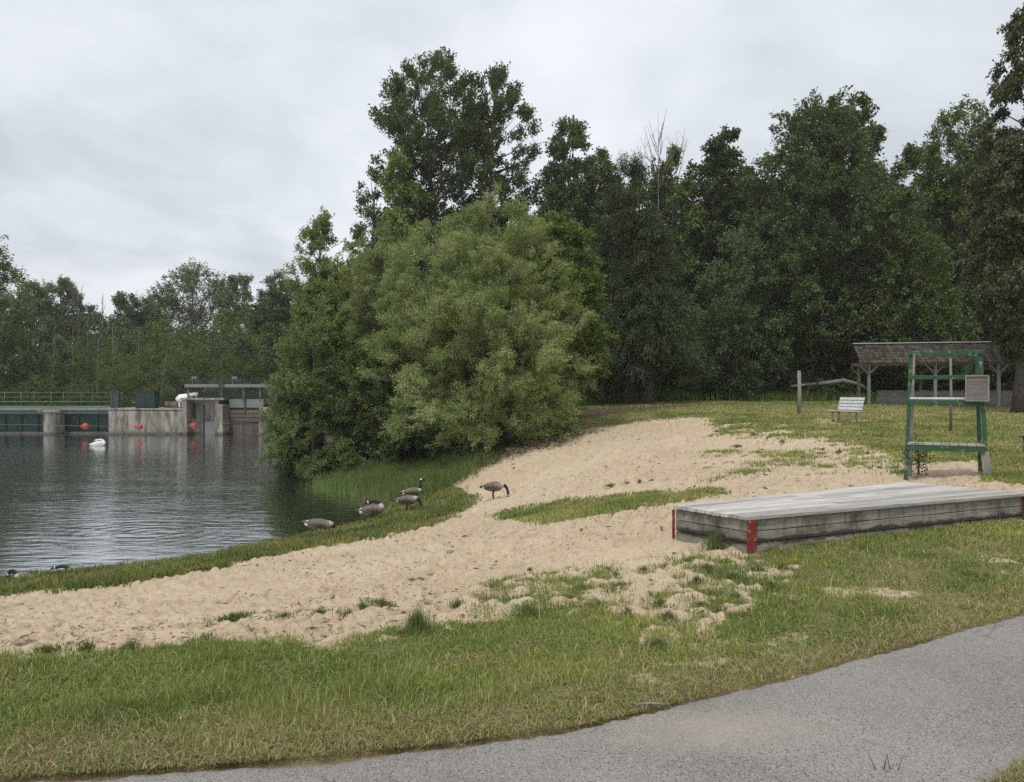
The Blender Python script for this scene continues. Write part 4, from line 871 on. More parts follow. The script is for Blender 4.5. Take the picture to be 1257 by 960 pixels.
# ------------------------------------------------------------------ lifeguard chair
M['green'] = paint_mat('green_paint', (.03, .09, .042), (.2, .2, .17), .17, .5)
M['grey_wood'] = wood_mat('grey_wood', (.20, .185, .165), (.38, .36, .33), 2, (.06, .055, .05), .6, .3)
M['grey_wood_x'] = wood_mat('grey_wood_long', (.22, .205, .185), (.42, .40, .37), 0, (.06, .055, .05), .5, .4)
M['sign_wood'] = wood_mat('sign_board', (.13, .125, .118), (.235, .225, .21), 0, (.08, .075, .07), .4, .1)
M['white_slat'] = paint_mat('bench_slat', (.62, .64, .66), (.3, .28, .26), .12, .55)
M['steel'] = plain('galvanised_steel', (.27, .27, .26), .5, .6)
def guard_chair():
    pl, pr = pg(1112, 590), pg(1211, 584)
    c = (pl + pr) / 2; W = (pr - pl).length; ang = math.atan2(pr.y - pl.y, pr.x - pl.x)
    t = empty('lifeguard_chair', (c.x, c.y, c.z), ang); tag(t, 'tall green painted wooden lifeguard chair with blank grey sign board on the grass', 'lifeguard chair')
    k = c.y / F; H = 156 * k; wb = W / 2; wt = 37.5 * k; D = .5
    zl = pl.z - c.z; zr = pr.z - c.z
    def X(z): return wb + (wt - wb) * z / H
    def leg(s, back, zz, m, name='leg'):
        y0, y1 = (D * 1.15, D) if back else (0, .14)
        mb = MB(); ins = .06 if back else 0
        mb.bar((s * (X(0) - ins), y0, zz - .05), (s * (X(H) - ins * .5), y1, H), .062, .07, (0, 1, 0)); return mb.build('leg', m, t, .006)
    leg(-1, False, zl, M['green']); leg(1, False, zr, M['green']); leg(-1, True, zl, M['grey_wood']); leg(1, True, zr, M['green'])
    def yf(z): return .14 * z / H
    # grey repair board on the lower right leg
    h = .47; mb = MB(); mb.bar((X(0) + .015, -.055, zr - .03), (X(h) - .015, yf(h) - .055, h), .12, .03, (0, 1, 0)); lb = mb.build('repair_board', M['grey_wood'], t, .005); lb['label'] = 'bare grey board nailed to the lower right leg'
    def rail(z, y, hh, dd, m, name, ext=.05, side=0):
        mb = MB(); mb.bar((-X(z) - ext, y, z), (X(z) + ext, y, z), dd, hh); return mb.build(name, m, t, .005)
    zt = H - .02
    rail(zt, yf(zt) - .06, .062, .032, M['green'], 'top_rail'); rail(zt - .01, D + .055, .062, .032, M['green'], 'top_rail')
    z = (590 - 466) * k; rail(z, yf(z) - .06, .07, .032, M['green'], 'arm_rail', .0)
    zs = (590 - 492) * k
    rail(zs - .07, yf(zs) - .06, .075, .032, M['green'], 'seat_rail', .0)
    mb = MB()
    for i in range(4): y = yf(zs) - .05 + i * .145; mb.box(-X(zs) + .01, y, zs - .018, X(zs) - .01, y + .13, zs + .012)
    mb.build('seat', M['white_slat'], t, .004)
    for s in (-1, 1):       # arms run front to back
        za = (590 - 464) * k; mb = MB(); mb.bar((s * (X(za) - .075), yf(za), za), (s * (X(za) - .075), D + .07, za), .03, .09); mb.build('armrest', M['green'], t, .004)
        mb = MB(); mb.bar((s * (X(zs) - .075), yf(zs), zs - .07), (s * (X(zs) - .09), D + .08, zs - .07), .03, .09); mb.build('seat_bearer', M['green'], t, .004)
    mb = MB(); mb.bar((X(H) - .06, D * .6, H - .08), (X(za) - .22, D * .9, za + .02), .07, .04, (0, 1, 0)); mb.build('brace', M['green'], t, .004)
    zf = (590 - 549) * k; mb = MB()
    n = 9; w = 2 * X(zf) / n
    for i in range(n): mb.box(-X(zf) + i * w + .004, -.09, zf - .01, -X(zf) + (i + 1) * w - .004, .36, zf + .022)
    mb.build('footboard', M['grey_wood_x'], t, .003)
    mb = MB(); mb.bar((-X(zf), -.065, zf - .06), (X(zf), -.065, zf - .06), .035, .085); mb.bar((-X(zf), .33, zf - .06), (X(zf), .33, zf - .06), .035, .085); mb.build('foot_rail', M['green'], t, .004)
    x0, x1 = (1182.5 - 1161.5) * k, (1207.5 - 1161.5) * k; z0, z1_ = (590 - 494) * k - .02, (590 - 464) * k
    mb = MB(); n = 4
    for i in range(n): mb.box(x0, -.115 + .09, z0 + (z1_ - z0) * i / n + .001, x1, -.09 + .09, z0 + (z1_ - z0) * (i + 1) / n - .002)
    o = mb.build('sign_board', M['sign_wood'], t, .002); o.location.y = -.04
    mb = MB()
    for (a, b, c_, d_) in ((x0, z0, x1, z0 + .02), (x0, z1_ - .02, x1, z1_), (x0, z0 + .02, x0 + .02, z1_ - .02), (x1 - .02, z0 + .02, x1, z1_ - .02)): mb.box(a, -.082, b, c_, -.067, d_)
    mb.build('sign_frame', M['grey_wood_x'], t)
guard_chair()
def sapling():
    p = pg(1131, 584); t = make_tree('sapling', 'small weedy sapling at the foot of the green chair', 'sapling', (p.x, p.y + .1, p.z), dict(H=.62, R=.2, zb=.1, prof='egg', n_clump=22, n_leaf=330, L=.06, W=.03, seed=5, csz=.4), 'shrub', 'bark', None, n_limb=16, r0=.012, part='leaves')
sapling()

# ------------------------------------------------------------------ benches, posts
def bench(px, py, ang, label, L=1.25, white=True, back=True):
    p = pg(px, py); t = empty('park_bench', p, ang); tag(t, label, 'bench'); t.scale = (.88, .88, .88)
    sm = M['white_slat'] if white else M['grey_wood_x']
    mb = MB()
    for i in range(4): y = -.02 - i * .115; mb.box(-L / 2, y - .1, .42 + .01 * i, L / 2, y, .455 + .01 * i)
    mb.build('seat', sm, t, .004)
    mb = MB()
    for i in range(4 if back else 0):
        z = .50 + i * .125; y = .02 + i * .035; mb.hexa([(-L / 2, y, z), (L / 2, y, z), (L / 2, y + .035, z - .008), (-L / 2, y + .035, z - .008), (-L / 2, y + .03, z + .1), (L / 2, y + .03, z + .1), (L / 2, y + .065, z + .092), (-L / 2, y + .065, z + .092)])
    if back: mb.build('backrest', sm, t, .004)
    for s in (-1, 1):
        mb = MB(); x = s * (L / 2 - .17)
        mb.tube([(x, -.38, -.05), (x, -.38, .41)], .028, 8); mb.tube([(x, -.06, -.05), (x, -.06, .41)], .028, 8)
        mb.bar((x, -.46, .405), (x, .05, .405), .05, .025); 
        if back: mb.bar((x, .06, .38), (x, .2, .97), .045, .03, (1, 0, 0))
        mb.build('leg', M['steel'], t)
    return t
bench(1042, 519, math.radians(-70), 'weathered white slatted park bench on the lawn before the wood')
bench(1287, 557, math.radians(-8), 'grey plank bench without a back, cut off by the right edge of the photo', 1.5, False, False)
def post(px, py, top, w, label, m='grey_wood', name='wooden_post', cat='post'):
    p = pg(px, py); H = hgt(top, p.y, p.z); mb = MB(); r = w / 2 * p.y / F
    mb.tube([(0, 0, -.1), (.01, 0, H * .5), (0, .01, H - .02), (0, .01, H)], [r * 1.05, r, r * .95, r * .8], 10)
    o = mb.build(name, M[m]); o.location = p; tag(o, label, cat)
post(981, 508, 455, 4.6, 'single upright grey wooden post on the lawn left of the bench')
post(1167, 531, 440, 3.2, 'thin grey pole behind the green chair', 'steel', 'metal_pole', 'pole')
post(707, 519, 489, 3.2, 'short dark stump post at the shady edge of the sand by the willow', 'bark')
def log():
    x, y, z = at(1018, 45.5); mb = MB(); zz = .95
    mb.tube([(-2.2, 0, zz - .1), (-1, .2, zz), (0, .1, zz + .1), (.8, 0, zz + .22), (1.7, -.1, zz), (2.6, -.1, .35)], [.07, .1, .13, .14, .1, .06], 8)
    mb.tube([(-1, .2, zz), (-1.3, 0, .3), (-1.4, 0, -.1)], [.08, .07, .06], 6); mb.tube([(2.2, -.1, .7), (2.3, 0, -.1)], [.07, .06], 6)
    o = mb.build('fallen_log', M['dead']); o.location = (x, y, z); tag(o, 'bare grey fallen tree trunk lying behind the bench at the wood edge', 'log')
log()

# ------------------------------------------------------------------ picnic shelter
M['shake'] = wood_mat('roof_shakes', (.04, .031, .025), (.10, .085, .072), 1, (.022, .02, .016), .8, .9)
def shelter():
    Y = 40.; x0 = (1056 - CX) / F * Y; z = z1(x0, Y); k = Y / F
    t = empty('picnic_shelter', (x0, Y, z), math.radians(-14)); tag(t, 'open wooden picnic shelter with mossy shake roof at the wood edge', 'shelter')
    L = 12.8; eave = EYE + (CY - 446.5) * k - z; ridge = EYE + (CY - 423) * 41.2 / F - z
    roof = MB(); rows, cols = 7, 76
    for (ya, yb) in ((-.5, 1.3), (3.1, 1.3)):
        for r in range(rows):
            f0, f1 = r / rows, (r + 1.35) / rows
            for c in range(cols):
                w = L / cols; xa = c * w + random.uniform(-.02, .02) - .1; j = random.uniform(-.03, .03)
                p = lambda f: (ya + (yb - ya) * min(f, 1), eave + (ridge - eave) * min(f, 1))
                (y0, z0), (y1, z1_) = p(max(0, f0 + (j if r else j * .5))), p(f1); th = .03 + random.uniform(0, .012)
                b0 = .035 - 0; o = .02 + .012
                roof.hexa([(xa, y0, z0 + o - th), (xa + w * .93, y0, z0 + o - th), (xa + w * .93, y1, z1_ - .01), (xa, y1, z1_ - .01), (xa, y0, z0 + o + .02), (xa + w * .93, y0, z0 + o + .02), (xa + w * .93, y1, z1_ + .012), (xa, y1, z1_ + .012)])
    rf = roof.build('roof', M['shake'], t)
    mb = MB(); mb.box(-.15, 1.16, ridge + .03, L - .1, 1.44, ridge + .075); mb.build('ridge_cap', M['metal_pale'], rf)
    mb = MB()
    for y in (-.1, 2.7):
        mb.box(0, y - .05, eave - .02, L - .2, y + .05, eave + .14) if False else mb.bar((0, y, eave + .02), (L - .2, y, eave + .02), .1, .2)
    for x in (.1, 3.4, 6.4, 9.7, 12.3): mb.bar((x, -.1, eave + .0), (x, 2.7, eave + .0), .1, .16)
    mb.build('roof_beam', M['grey_wood_x'], t)
    for x in (.38, 3.39, 6.17, 9.6, 12.3):
        for y in (-.1, 2.7):
            zg = z1(x0 + x, Y + y) - z
            mb = MB(); mb.bar((x, y, zg - .1), (x, y, eave - .08), .14, .14); po = mb.build('post', M['post_green'] if x < 1 and y < 0 else M['grey_wood'], t)
            for s in (-1, 1):
                mb = MB(); mb.bar((x + s * .08, y, eave - .45), (x + s * .40, y, eave - .1), .07, .07, (0, 1, 0)); mb.build('knee_brace', M['grey_wood'], po)
    mb = MB()
    for r in range(3): mb.box(1.1, 1.5, .0 + r * .24 - .05, L - .6, 1.55, .232 + r * .24 - .05)
    for x in (1.1, 3., 5., 7., 9., 11.): mb.bar((x + .06, 1.6, -.1), (x + .06, 1.6, .68), .1, .09)
    mb.bar((1.05, 1.53, .7), (L - .55, 1.53, .7), .18, .045)
    mb.build('low_wall', M['grey_wood_x'], t)
M['metal_pale'] = plain('ridge_metal', (.55, .57, .6), .4, .2); M['post_green'] = paint_mat('faded_green_post', (.16, .2, .13), (.25, .23, .2), .2)
shelter()

# ------------------------------------------------------------------ dam
DY = 64.7; DK = DY / F
def dx(px): return (px - CX) * DK
def dz(py): return EYE - (py - CY) * DK
M['concrete'] = concrete_mat('dam_concrete', (.31, .288, .25)); M['concrete_d'] = concrete_mat('dam_concrete_dark', (.24, .22, .19))
M['gate_green'] = paint_mat('gate_green', (.012, .04, .034), (.03, .04, .035), .15, .4, 3)
M['rail_green'] = paint_mat('rail_green', (.10, .165, .09), (.1, .1, .08), .1)
M['cab_green'] = paint_mat('cabinet_green', (.012, .038, .03), (.05, .07, .05), .08)
M['steel_grey'] = paint_mat('steel_grey', (.18, .195, .19), (.16, .13, .1), .15)
M['steel_dark'] = paint_mat('steel_dark', (.045, .055, .055), (.08, .06, .05), .2)
M['timber'] = wood_mat('gate_timber', (.08, .064, .05), (.165, .138, .115), 2, (.03, .025, .02), .6, .5)
M['orange'] = paint_mat('buoy_red', (.38, .06, .035), (.4, .12, .08), .1, .45); M['white'] = plain('white_paint', (.78, .78, .76), .45)
def dam():
    # footbridge with green steel gates below
    t = empty('dam_bridge', (dx(60), DY, WZ)); tag(t, 'long low footbridge over dark green steel spillway gates', 'bridge')
    ox, oz = dx(60), WZ
    xl = dx(-420); xr = dx(137) - .02
    mb = MB(); mb.box(xl - ox, -.1, dz(503.5) - oz, xr - ox, 1.9, dz(500.5) - oz); mb.build('deck', M['steel_grey'], t)
    mb = MB(); mb.box(xl - ox, -.02, dz(508) - oz, xr - ox, .1, dz(503.5) - oz - .01); mb.build('edge_beam', M['gate_edge'], t)
    for a, b in ((-420, -85), (-83, 60), (66, 137)):
        mb = MB(); A, B = dx(a) - ox, dx(b) - ox - .03; n = max(2, int((B - A) / 1.3))
        mb.box(A, .9, dz(530.5) - oz, B, 1.0, dz(504) - oz)
        for i in range(n + 1): x = A + (B - A - .1) * i / n; mb.box(x, .78, dz(530) - oz, x + .1, .898, dz(504.5) - oz)
        mb.build('spillway_gate', M['gate_green'], t)
        mb = MB(); mb.box(A, .5, -.8, B, 1.4, dz(530.6) - oz); mb.build('sill', M['concrete'], t)
    mb = MB()
    for py in (481.8, 487.5, 493.3): mb.tube([(xl - ox, .02, dz(py) - oz), (xr - ox, .02, dz(py) - oz)], .022, 6)
    mb.box(xl - ox, 0, dz(500.3) - oz, xr - ox, .03, dz(498) - oz)
    n = 15
    for i in range(n + 1): x = xl + (xr - xl) * i / n; mb.tube([(x - ox, .02, dz(500.4) - oz), (x - ox, .02, dz(481.6) - oz)], .022, 6)
    mb.build('railing', M['rail_green'], t)
    mb = MB()
    for py in (481.8, 493.3): mb.tube([(xl - ox, 1.8, dz(py) - oz), (xr - ox, 1.8, dz(py) - oz)], .022, 6)
    for i in range(n + 1): x = xl + (xr - xl) * i / n; mb.tube([(x - ox, 1.8, dz(500.4) - oz), (x - ox, 1.8, dz(481.6) - oz)], .022, 6)
    mb.build('railing', M['rail_green'], t)
    mb = MB(); mb.box(dx(136) - ox, -.08, dz(500.3) - oz, dx(139) - ox, .12, dz(480.5) - oz); mb.box(dx(142.5) - ox, -.08, dz(500.3) - oz, dx(146) - ox, .12, dz(480.5) - oz); mb.box(dx(139) - ox, -.03, dz(499) - oz, dx(142.5) - ox, .07, dz(482) - oz); mb.build('end_panel', M['steel_dark'], t)
    # piers
    for px, lab in ((64, 'squat concrete pier carrying the footbridge in the water'),):
        a, b = dx(53.5), dx(74.5); w = b - a; mb = MB()
        prof = [(-w / 2, .6), (-w / 2, .1), (-w * .36, -.35), (-w * .12, -.6), (w * .12, -.6), (w * .36, -.35), (w / 2, .1), (w / 2, .6)]
        zt = dz(506) - WZ
        vs = [(x, y, -1) for x, y in prof] + [(x, y, zt) for x, y in prof]; n = len(prof)
        mb.add(vs, [tuple(range(n))[::-1], tuple(range(n, 2 * n))] + [(i, (i + 1) % n, n + (i + 1) % n, n + i) for i in range(n)])
        mb.box(-w / 2 - .1, -.66, zt + .003, w / 2 + .25, -.13, zt + .2)
        o = mb.build('bridge_pier', M['concrete'], None, .02); o.location = (dx(px), DY, WZ); tag(o, lab, 'pier')
    # abutment wall
    x0, x1 = dx(137), dx(228); mb = MB(); c = (x0 + x1) / 2
    mb.hexa([(x0 - c, -.5, -1), (x1 - c, -.75, -1), (x1 - c, 4, -1), (x0 - c, 4, -1), (x0 - c, -.5, dz(503.5) - WZ), (x1 - c, -.75, dz(504) - WZ), (x1 - c, 4, dz(504) - WZ), (x0 - c, 4, dz(503.5) - WZ)])
    mb.hexa([(x0 - c - .05, -.56, dz(503) - WZ + .0), (x1 - c, -.81, dz(503.5) - WZ + .0), (x1 - c, 4.1, dz(503.5) - WZ), (x0 - c - .05, 4.1, dz(503) - WZ)] + [(x0 - c - .05, -.56, dz(501) - WZ), (x1 - c, -.81, dz(501.5) - WZ), (x1 - c, 4.1, dz(501.5) - WZ), (x0 - c - .05, 4.1, dz(501) - WZ)])
    mb.box(x0 - c, -.95, -1, x1 - c, -.5, .16)
    o = mb.build('concrete_wall', M['concrete'], None, .03); o.location = (c, DY, WZ); tag(o, 'stained concrete abutment wall at the right end of the footbridge', 'wall')
    # parapet curb behind
    mb = MB(); mb.box(dx(189) - c, 2, 0, dx(229) - c, 2.3, dz(493.5) - WZ - (dz(501.5) - WZ)); o = mb.build('kerb_wall', M['concrete_d']); o.location = (c, DY, dz(501.5) + .002); tag(o, 'low dark kerb wall on top of the abutment, right of the cabinet', 'wall')
    # cabinet
    w = dx(187) - dx(162.5); h = dz(481) - dz(501.5)
    t = empty('control_cabinet', ((dx(161) + dx(188)) / 2, DY + .5, dz(501.5) + .004)); tag(t, 'dark green metal control cabinet on the concrete wall', 'cabinet')
    mb = MB(); mb.box(-w / 2, 0, 0, w / 2, .8, h); mb.box(-w / 2 - .04, -.05, h + .002, w / 2 + .04, .85, h + .05); mb.build('body', M['cab_green'], t, .01)
    for s in (-1, 1):
        mb = MB(); mb.box(min(s * .02, s * (w / 2 - .06)), -.03, .08, max(s * .02, s * (w / 2 - .06)), -.003, h - .1); d = mb.build('door', M['cab_green'], t, .006)
        mb = MB(); mb.box(s * .09 - .015, -.06, h * .45, s * .09 + .015, -.033, h * .55); mb.build('handle', M['steel_dark'], d)
    # white tank and pipe
    z0 = dz(493.2); mb = MB(); mb.tube([(-.62, 0, .18), (-.55, 0, .22), (-.3, 0, .36), (.2, 0, .4), (.45, 0, .38), (.52, 0, .36)], [.05, .22, .34, .36, .3, .1], 12)
    mb.box(-.35, -.2, -.35, -.25, .2, .1); mb.box(.2, -.2, -.35, .3, .2, .1)
    o = mb.build('white_tank', M['white']); o.location = (dx(222), DY + .6, z0 - .1); tag(o, 'small rounded white tank on the wall beside the gate structure', 'tank')
    mb = MB(); mb.tube([(-.4, 0, .25), (-.3, 0, .33), (.3, 0, .42), (.45, 0, .44)], [.1, .17, .17, .16], 12); mb.bar((-.1, 0, -.3), (-.1, 0, .25), .08, .08); mb.bar((.3, 0, -.3), (.3, 0, .3), .08, .08)
    o = mb.build('white_pipe', M['white']); o.location = (dx(233.5), DY + .5, dz(490)); tag(o, 'short fat white pipe stub right of the rounded white tank', 'pipe')
    # gate structure
    x0, x1 = dx(228), dx(279); c = (x0 + x1) / 2; zt = dz(491) - WZ
    t = empty('sluice_pier', (c, DY, WZ)); tag(t, 'tall concrete gate pier with dark slots and a pale lower panel', 'pier')
    f = lambda px: dx(px) - c
    mb = MB(); mb.box(f(234), .25, -1, f(270), 5, zt); mb.build('wall', M['concrete_d'], t, .02)
    for a, b, d in ((228, 234, -.8), (267.5, 272, -.7), (272.01, 279.5, -1.1)):
        mb = MB(); mb.box(f(a), d, -1, f(b), 4.98, zt - (.35 if a > 272 else 0)); mb.build('buttress', M['concrete'], t, .03)
    mb = MB(); mb.box(f(228) - .1, -.85, zt + .003, f(279), 5.1, zt + .16); mb.build('cap', M['concrete'], t, .02)
    for a, b, p0, p1 in ((235, 239, 494, 514), (262, 265.5, 496, 512)):
        mb = MB(); mb.box(f(a), .19, dz(p1) - WZ, f(b), .247, dz(p0) - WZ); mb.build('slot', M['gate_green'], t)
    mb = MB(); mb.box(f(251), .1, -.2, f(267), .246, dz(517) - WZ); mb.build('pale_panel', M['steel_grey'], t)
    mb = MB(); mb.bar((f(249), .15, -.3), (f(249), .15, dz(497) - WZ), .1, .1); mb.build('guide_rail', M['steel_dark'], t)
    # sluice gate
    x0, x1 = dx(279.8), dx(322); c2 = (x0 + x1) / 2; w = x1 - x0
    t = empty('sluice_gate', (c2, DY + .3, WZ)); tag(t, 'brown timber sluice gate under a grey steel plate', 'sluice gate')
    mb = MB()
    for i in range(11): a = -w / 2 + w * i / 11; mb.box(a + .008, .1, -1, a + w / 11 - .008, .2, dz(519) - WZ)
    mb.build('gate_planks', M['timber'], t)
    mb = MB()
    for i in range(3): mb.box(-w / 2, -.02 - .02 * i, dz(517.5 - i * 5) - WZ, w / 2, .12, dz(513.2 - i * 5) - WZ)
    mb.build('cross_timber', M['timber'], t)
    mb = MB(); mb.box(-w / 2, 0, dz(500.5) - WZ, w / 2, .08, dz(490) - WZ); mb.build('steel_plate', M['steel_grey'], t)
    mb = MB(); mb.bar((-.1, -.1, dz(508) - WZ), (-.1, -.1, dz(476) - WZ), .1, .1); mb.build('lifting_rod', M['steel_dark'], t)
    mb = MB(); mb.box(-w / 2, .3, -1, w / 2, .6, dz(502) - WZ); mb.build('back_wall', M['gate_green'], t)
    o = MB(); o.box(0, -1, -1, 1.6, 5, dz(500) - WZ); o = o.build('concrete_wall', M['concrete'], None, .03); o.location = (dx(322.6), DY, WZ); tag(o, 'concrete wall end half hidden by the thicket right of the sluice gate', 'wall')
    # hoist gantry
    t = empty('hoist_walkway', (dx(280), DY + .2, dz(491))); tag(t, 'grey steel hoist walkway on posts over the sluice gates', 'walkway')
    ox, oz = dx(280), dz(491)
    for a, b in ((226, 267.5), (275, 336)):
        mb = MB(); mb.box(dx(a) - ox, -.12, dz(475.5) - oz, dx(b) - ox, .0, dz(471.5) - oz); mb.build('beam', M['steel_grey'], t, .01)
    mb = MB(); mb.box(dx(226) - ox, .002, dz(474) - oz, dx(336) - ox, 1.3, dz(472.3) - oz); mb.build('floor', M['steel_dark'], t)
    mb = MB(); mb.box(dx(268) - ox, -.14, dz(476.5) - oz, dx(274.5) - ox, .0, dz(470.5) - oz); mb.build('splice_plate', M['steel_dark'], t)
    for px in (229, 270, 297, 318, 334):
        mb = MB(); mb.tube([(dx(px) - ox, .1, -.05), (dx(px) - ox, .1, dz(474.2) - oz)], .06, 8); mb.build('post', M['steel_grey'], t)
    mb = MB()
    for y in (0.05, 1.25):
        for py in (465.5, 468.5): mb.tube([(dx(226) - ox, y, dz(py) - oz), (dx(336) - ox, y, dz(py) - oz)], .022, 6)
        for i in range(10): x = dx(226) + (dx(336) - dx(226)) * i / 9; mb.tube([(x - ox, y, dz(472.4) - oz), (x - ox, y, dz(465.3) - oz)], .022, 6)
    mb.build('railing', M['steel_dark'], t)
    for px in (235, 285, 333):
        mb = MB(); a = dx(px) - ox; mb.bar((a - .14, .5, dz(472.2) - oz), (a - .14, .5, dz(464.5) - oz), .09, .3); mb.bar((a + .14, .5, dz(472.2) - oz), (a + .14, .5, dz(464.5) - oz), .09, .3); mb.box(a - .22, .3, dz(466) - oz, a + .22, .75, dz(462.3) - oz); g = mb.build('gearbox', M['steel_grey'], t, .015)
        mb = MB(); mb.tube([(a + .3, .3, dz(469) - oz), (a + .3, .36, dz(469) - oz)], .28, 14, cap=True); mb.build('hand_wheel', M['steel_dark'], g)
    mb = MB(); mb.box(dx(240) - ox, 1.3, .05, dx(335) - ox, 1.34, .75); mb.build('kick_panel', M['rail_green'], t)
    # buoy line
    yb = DY - 1.8
    def bx(px, py): return Vector(((px - CX) / F * yb, yb, EYE - (py - CY) / F * yb))
    pts = [bx(*q) for q in ((-420, 522), (-120, 519), (-40, 521.5), (20, 521), (105, 523), (140, 523.3), (171, 524), (205, 522.5), (238, 522.5), (300, 518), (340, 515))]
    mb = MB(); mb.tube(pts, .011, 5); tag(mb.build('float_line', M['steel_grey']), 'thin cable strung above the water in front of the dam', 'cable')
    for (px, py), lab in (((105, 523), 'red ball float on the cable before the green gates'), ((171, 524), 'red ball float on the cable before the middle of the concrete wall'), ((238, 522.5), 'red ball float on the cable before the slotted gate pier')):
        p = bx(px, py); t = empty('float_ball', p); tag(t, lab, 'float', 'red floats on the cable')
        mb = MB(); mb.tube([(-.3, 0, 0), (-.27, 0, 0), (-.22, 0, 0), (-.12, 0, 0), (0, 0, 0), (.12, 0, 0), (.22, 0, 0), (.27, 0, 0)], [.05, .1, .17, .22, .235, .22, .16, .06], 16); mb.build('ball', M['orange'], t)
        mb = MB(); mb.tube([(-.42, 0, 0), (-.3, 0, 0)], .06, 8); mb.build('stem', M['orange'], t)
M['gate_edge'] = paint_mat('edge_beam_green', (.05, .085, .075), (.08, .07, .06), .15)
dam()

# ------------------------------------------------------------------ birds
def bird_mat():
    m, nt, b = mat('plumage'); v = objcoord(nt, (9, 26, 26)); n = noise(nt, 2, 4, .6, v)
    c = mixc(nt, 1., attr(nt, 'col', 'Color'), ramp(nt, n, [(.35, .6), (.65, 1.15)]), 'MULTIPLY'); nt.links.new(c, b.inputs['Base Color']); b.inputs['Roughness'].default_value = .75; return m
M['bird'] = bird_mat()
BR, PALE, BK, WH, TAN = (.145, .12, .09), (.46, .42, .36), (.012, .012, .012), (.8, .79, .76), (.24, .205, .165)
def catmull(P_, R_, C_, k=4):
    out, ro, co = [], [], []; n = len(P_)
    for i in range(n - 1):
        p0, p1, p2, p3 = [Vector(P_[max(0, min(n - 1, j))]) for j in (i - 1, i, i + 1, i + 2)]
        for s in range(k):
            t = s / k; out.append(.5 * ((2 * p1) + (-p0 + p2) * t + (2 * p0 - 5 * p1 + 4 * p2 - p3) * t * t + (-p0 + 3 * p1 - 3 * p2 + p3) * t ** 3)); ro.append(R_[i] * (1 - t) + R_[i + 1] * t); co.append(C_[i])
    out.append(Vector(P_[-1])); ro.append(R_[-1]); co.append(C_[-1]); return out, ro, co
BODY = [((-.40, 0, .33), .012, BK), ((-.33, 0, .34), .04, WH), ((-.26, 0, .345), .075, BR), ((-.12, 0, .35), .125, BR), ((.03, 0, .36), .145, BR), ((.15, 0, .375), .125, TAN), ((.22, 0, .40), .09, PALE)]
NECKS = {
 'up':    [((.25, 0, .46), .055, BK), ((.26, 0, .56), .04, BK), ((.27, 0, .66), .036, BK), ((.285, 0, .715), .042, WH), ((.297, 0, .727), .044, BK), ((.34, 0, .725), .036, BK), ((.39, 0, .71), .016, BK), ((.43, 0, .70), .006, BK)],
 'graze': [((.29, 0, .40), .055, BK), ((.36, 0, .34), .04, BK), ((.40, 0, .23), .036, BK), ((.41, 0, .14), .042, WH), ((.41, 0, .12), .04, BK), ((.41, 0, .09), .034, BK), ((.42, 0, .04), .014, BK), ((.42, 0, .01), .006, BK)],
 'arch':  [((.27, 0, .47), .055, BK), ((.31, 0, .54), .042, BK), ((.37, 0, .55), .037, BK), ((.42, 0, .50), .044, WH), ((.44, 0, .45), .034, BK), ((.46, 0, .40), .014, BK), ((.47, 0, .37), .006, BK)],
 'tuck':  [((.20, .05, .49), .055, BK), ((.12, .08, .55), .042, BK), ((0, .08, .56), .038, BK), ((-.10, .06, .54), .044, WH), ((-.115, .06, .54), .043, BK), ((-.15, .05, .53), .034, BK), ((-.20, .04, .51), .014, BK), ((-.23, .04, .50), .006, BK)],
}
def goose(pos, rz, pose, label, s=1., legs=True, white=False, tilt=0.):
    mb = MB(); seq = BODY + NECKS[pose]; P_, R_, C_ = zip(*seq)
    if white: C_ = [WH if c != BK or i < len(BODY) + 5 else (.5, .25, .05) for i, c in enumerate(C_)]
    p, r, c = catmull(P_, R_, C_); mb.tube(p, r, 12, sq=(1, .95), cols=c)
    # folded wings
    for q in (-1, 1):
        wp, wr, wc = catmull([(.16, q * .085, .40), (.05, q * .125, .40), (-.12, q * .11, .385), (-.28, q * .05, .37), (-.40, q * .02, .36)], [.02, .07, .065, .035, .006], [TAN, BR, BR, BR, BK] if not white else [WH] * 5)
        mb.tube(wp, wr, 8, sq=(1, .5), cols=wc)
        if legs:
            mb.tube([(.0, q * .06, .27), (-.02, q * .06, .14), (.0, q * .06, .01)], [.03, .014, .012], 6, cols=[BK] * 3)
            mb.add([(.0, q * .06 - .012, .0), (.0, q * .06 + .012, .0), (.09, q * .06 + .04, .002), (.09, q * .06 - .04, .002), (0, q * .06, .02), (.04, q * .06, .012)], [(0, 1, 2, 3), (0, 4, 5), (1, 4, 5), (3, 5, 2), (0, 5, 3), (1, 2, 5)], col=BK)
    o = mb.build('goose' if not white else 'white_bird', M['bird']); o.location = pos; o.rotation_euler = (0, tilt, rz); o.scale = (s, s, s)
    return tag(o, label, 'goose' if not white else 'water bird', 'geese at the shore' if not white else None)
def on(px, py, dzv=0., w=False): p = pg(px, py, w); p.z += dzv; return p
R = math.radians
goose(on(606, 613), R(-8), 'graze', 'goose grazing alone on the sand, head lowered', .95)
goose(on(500, 629), R(-6), 'graze', 'goose with lowered black neck in front of another on the grassy bank', .95)
goose(on(506, 618), R(20), 'up', 'goose with raised head behind another goose on the bank', .95)
goose(on(457, 638, -.12), R(12), 'tuck', 'goose hunched at the reeds with its head turned onto its back', 1.08)
g = goose(on(388, 655, -.14, True), R(10), 'graze', 'goose wading in the shallow water with head under', 1.08, tilt=.2); g.location.z = WZ - .16
g = goose(on(33, 711, -.1, True), R(178), 'arch', 'black necked goose at the water edge at the left of the photo', .8); g.location.z = WZ - .22
g = goose(on(72, 704.5, -.1, True), R(5), 'tuck', 'goose low behind the grassy bank showing only its dark back', .8); g.location.z = WZ - .3
